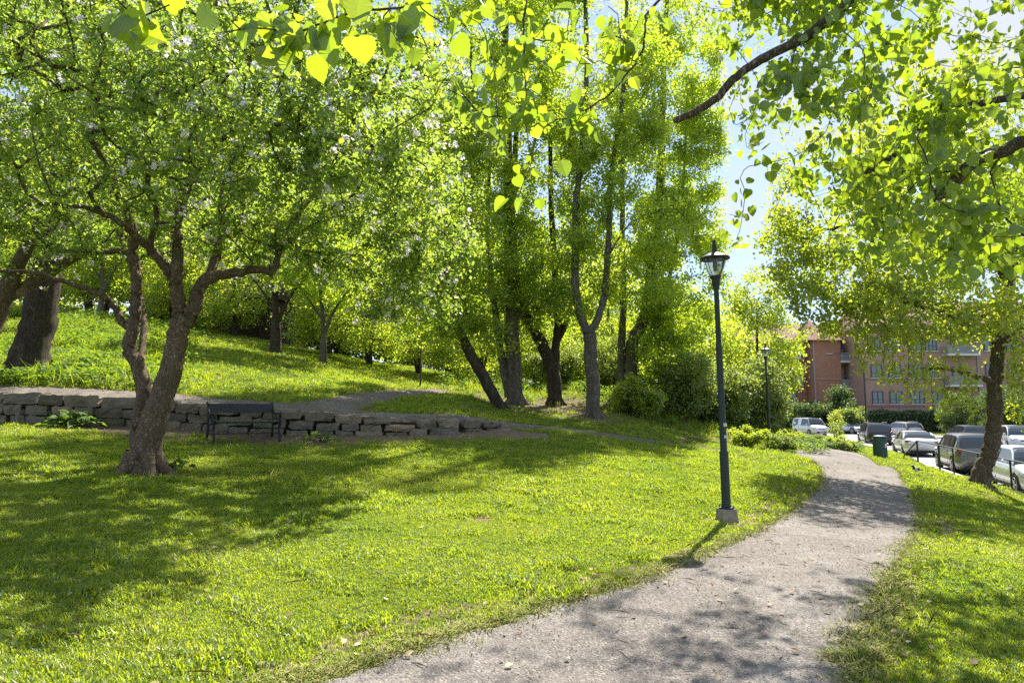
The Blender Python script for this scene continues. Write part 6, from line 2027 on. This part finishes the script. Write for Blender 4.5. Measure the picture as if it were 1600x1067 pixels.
mb.add([(x0, 1.9, ev + .05), (x1, 1.9, ev + .05), (x1, 11, ev + .05), (x0, 11, ev + .05), (x0 + 2, 6.5, ev + 3.0), (x1, 6.5, ev + 3.0)], [(3, 2, 1, 0), (0, 1, 5, 4), (1, 2, 5), (2, 3, 4, 5), (3, 0, 4)])
mb.build('roof', M['roof_tile'], lb)
mb = MB(); mb.box((1.25, -.08, ev / 2), (.12, .12, ev)); mb.build('downpipe', M['metal_grey'], lb)
mb = MB(); mb.box((xg / 2 + .65, -.03, zv(592, YL) + .9), (xg - 1.4, .08, .2)); mb.build('string_course', M['brick_pink'], lb)
for v in (565, 607, 645):
    balcony(lb, xr0 + .1, xr1 - 1.2, 1.6, zv(v, YL) + .9, 1.9)
for v in (612, 570): balcony(lb, -5.2, .05, 2.4, zv(v - 12, YL) + .9, 1.2)
for (va, vb, ua, ub, gl_) in [(572, 591, 1313, 1328, 'glass_warm'), (618, 634, 1334, 1346, 'glass_win'), (528, 545, 1315, 1330, 'glass_win'), (536, 550, 1334, 1346, 'glass_win'), (575, 592, 1334, 1346, 'glass_win')]:
    xa, xb = px_x(ua, YL + 1.7) - ol[0] + .1, px_x(ub, YL + 1.7) - ol[0]
    window(None, lb, (xa + xb) / 2, 1.68, zv(vb, YL) + .9, xb - xa, zv(va, YL) - zv(vb, YL), 2, gl_)
for (va, vb) in [(538, 552), (575, 590), (612, 628)]:
    window(None, lb, -.9, 2.48, zv(vb, YL) + .9, 1.3, zv(va, YL) - zv(vb, YL), 2)

# hedge and retaining wall across the street
def leafy_box(name, c, d, size, n, mat, label, cat, seed=9):
    rg0 = np.random.default_rng(seed)
    root = empty(name, (c[0], c[1], c[2])); tag(root, label, cat)
    P = rg0.uniform(-.5, .5, (n, 3)); ax = rg0.integers(0, 3, n)
    sgn = rg0.choice([-.5, .5], n)
    P[np.arange(n), ax] = sgn
    P = P * np.array(d) + rg0.normal(0, .07, (n, 3)); P[:, 2] += d[2] / 2 + .12 * np.sin(P[:, 0] * 1.7) + .08 * np.sin(P[:, 0] * 4.1)
    N = rg0.normal(size=(n, 3)); A = rg0.normal(size=(n, 3))
    link('foliage', leaves_mesh('foliage', P, A, N, size * rg0.uniform(.6, 1.3, n), LEAFQ, M[mat], .9, rnd=rg0.random(n)), root)
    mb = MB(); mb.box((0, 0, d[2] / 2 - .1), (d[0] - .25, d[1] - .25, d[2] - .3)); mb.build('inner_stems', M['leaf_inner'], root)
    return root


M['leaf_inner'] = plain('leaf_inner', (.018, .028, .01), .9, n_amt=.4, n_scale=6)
xa, xb = px_x(1345, 84), px_x(1476, 84)
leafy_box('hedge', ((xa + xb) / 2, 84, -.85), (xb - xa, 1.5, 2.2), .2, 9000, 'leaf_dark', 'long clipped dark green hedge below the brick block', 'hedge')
mb = MB(); xa = px_x(1477, 82); mb.box((7.0, 0, 1.3), (14, .5, 3.0)); mb.box((7.0, 0, 2.87), (14.2, .7, .14))
rw = mb.build('garden_wall', M['brick_pink'], loc=(xa, 82, -.9)); tag(rw, 'brick garden wall starting where the hedge ends', 'wall')

# house and shed behind the bank, seen through the leaves
q = (-25.0, 60.0); z_ = hz(*q)
hr = empty('red_house', (q[0], q[1], z_ - 2.2), .15); tag(hr, 'orange-brick house beyond the crest, glimpsed through the leaves', 'house')
mb = MB(); mb.box((0, 0, 3), (12, 8, 6)); mb.build('wall', brick_mat('brick_orange', (.42, .17, .08), (.36, .14, .07)), hr)
mb = MB(); mb.prism([(-6.5, 6.0), (6.5, 6.0), (4.5, 9.0), (-4.5, 9.0)], -4.5, 4.5); mb.build('roof', M['roof_tile'], hr)
mb = MB(); mb.box((0, -4.03, .9), (12.1, .12, .4)); mb.build('plinth', M['white_trim'], hr)
for x in (-4, -1.2, 1.6, 4.4): window(None, hr, x, -4.0, 2.6, 1.3, 1.5, 2)
q = (-15.6, 41.5); z_ = hz(*q)
sh = empty('shed', (q[0], q[1], z_ - .3), -.2); tag(sh, 'dark brown timber shed at the crest of the bank', 'shed')
mb = MB(); mb.box((0, 0, 1.3), (3.6, 3, 2.6))
for k in range(16): mb.box((-1.75 + k * .233, -1.51, 1.3), (.03, .03, 2.55))
mb.build('wall', M['shed_wood'], sh)
mb = MB(); mb.add([(-2.1, -2.0, 2.55), (2.1, -2.0, 2.55), (2.1, 2.0, 2.55), (-2.1, 2, 2.55), (-2.1, 0, 3.9), (2.1, 0, 3.9)], [(3, 2, 1, 0), (0, 1, 5, 4), (2, 3, 4, 5), (1, 2, 5), (3, 0, 4)]); mb.build('roof', plain('shed_roof', (.05, .03, .022), .8, n_amt=.4, n_scale=12), sh)
mb = MB(); mb.box((.5, -1.56, 1.05), (.9, .05, 2.1)); mb.build('door', plain('shed_door', (.03, .02, .015), .8), sh)
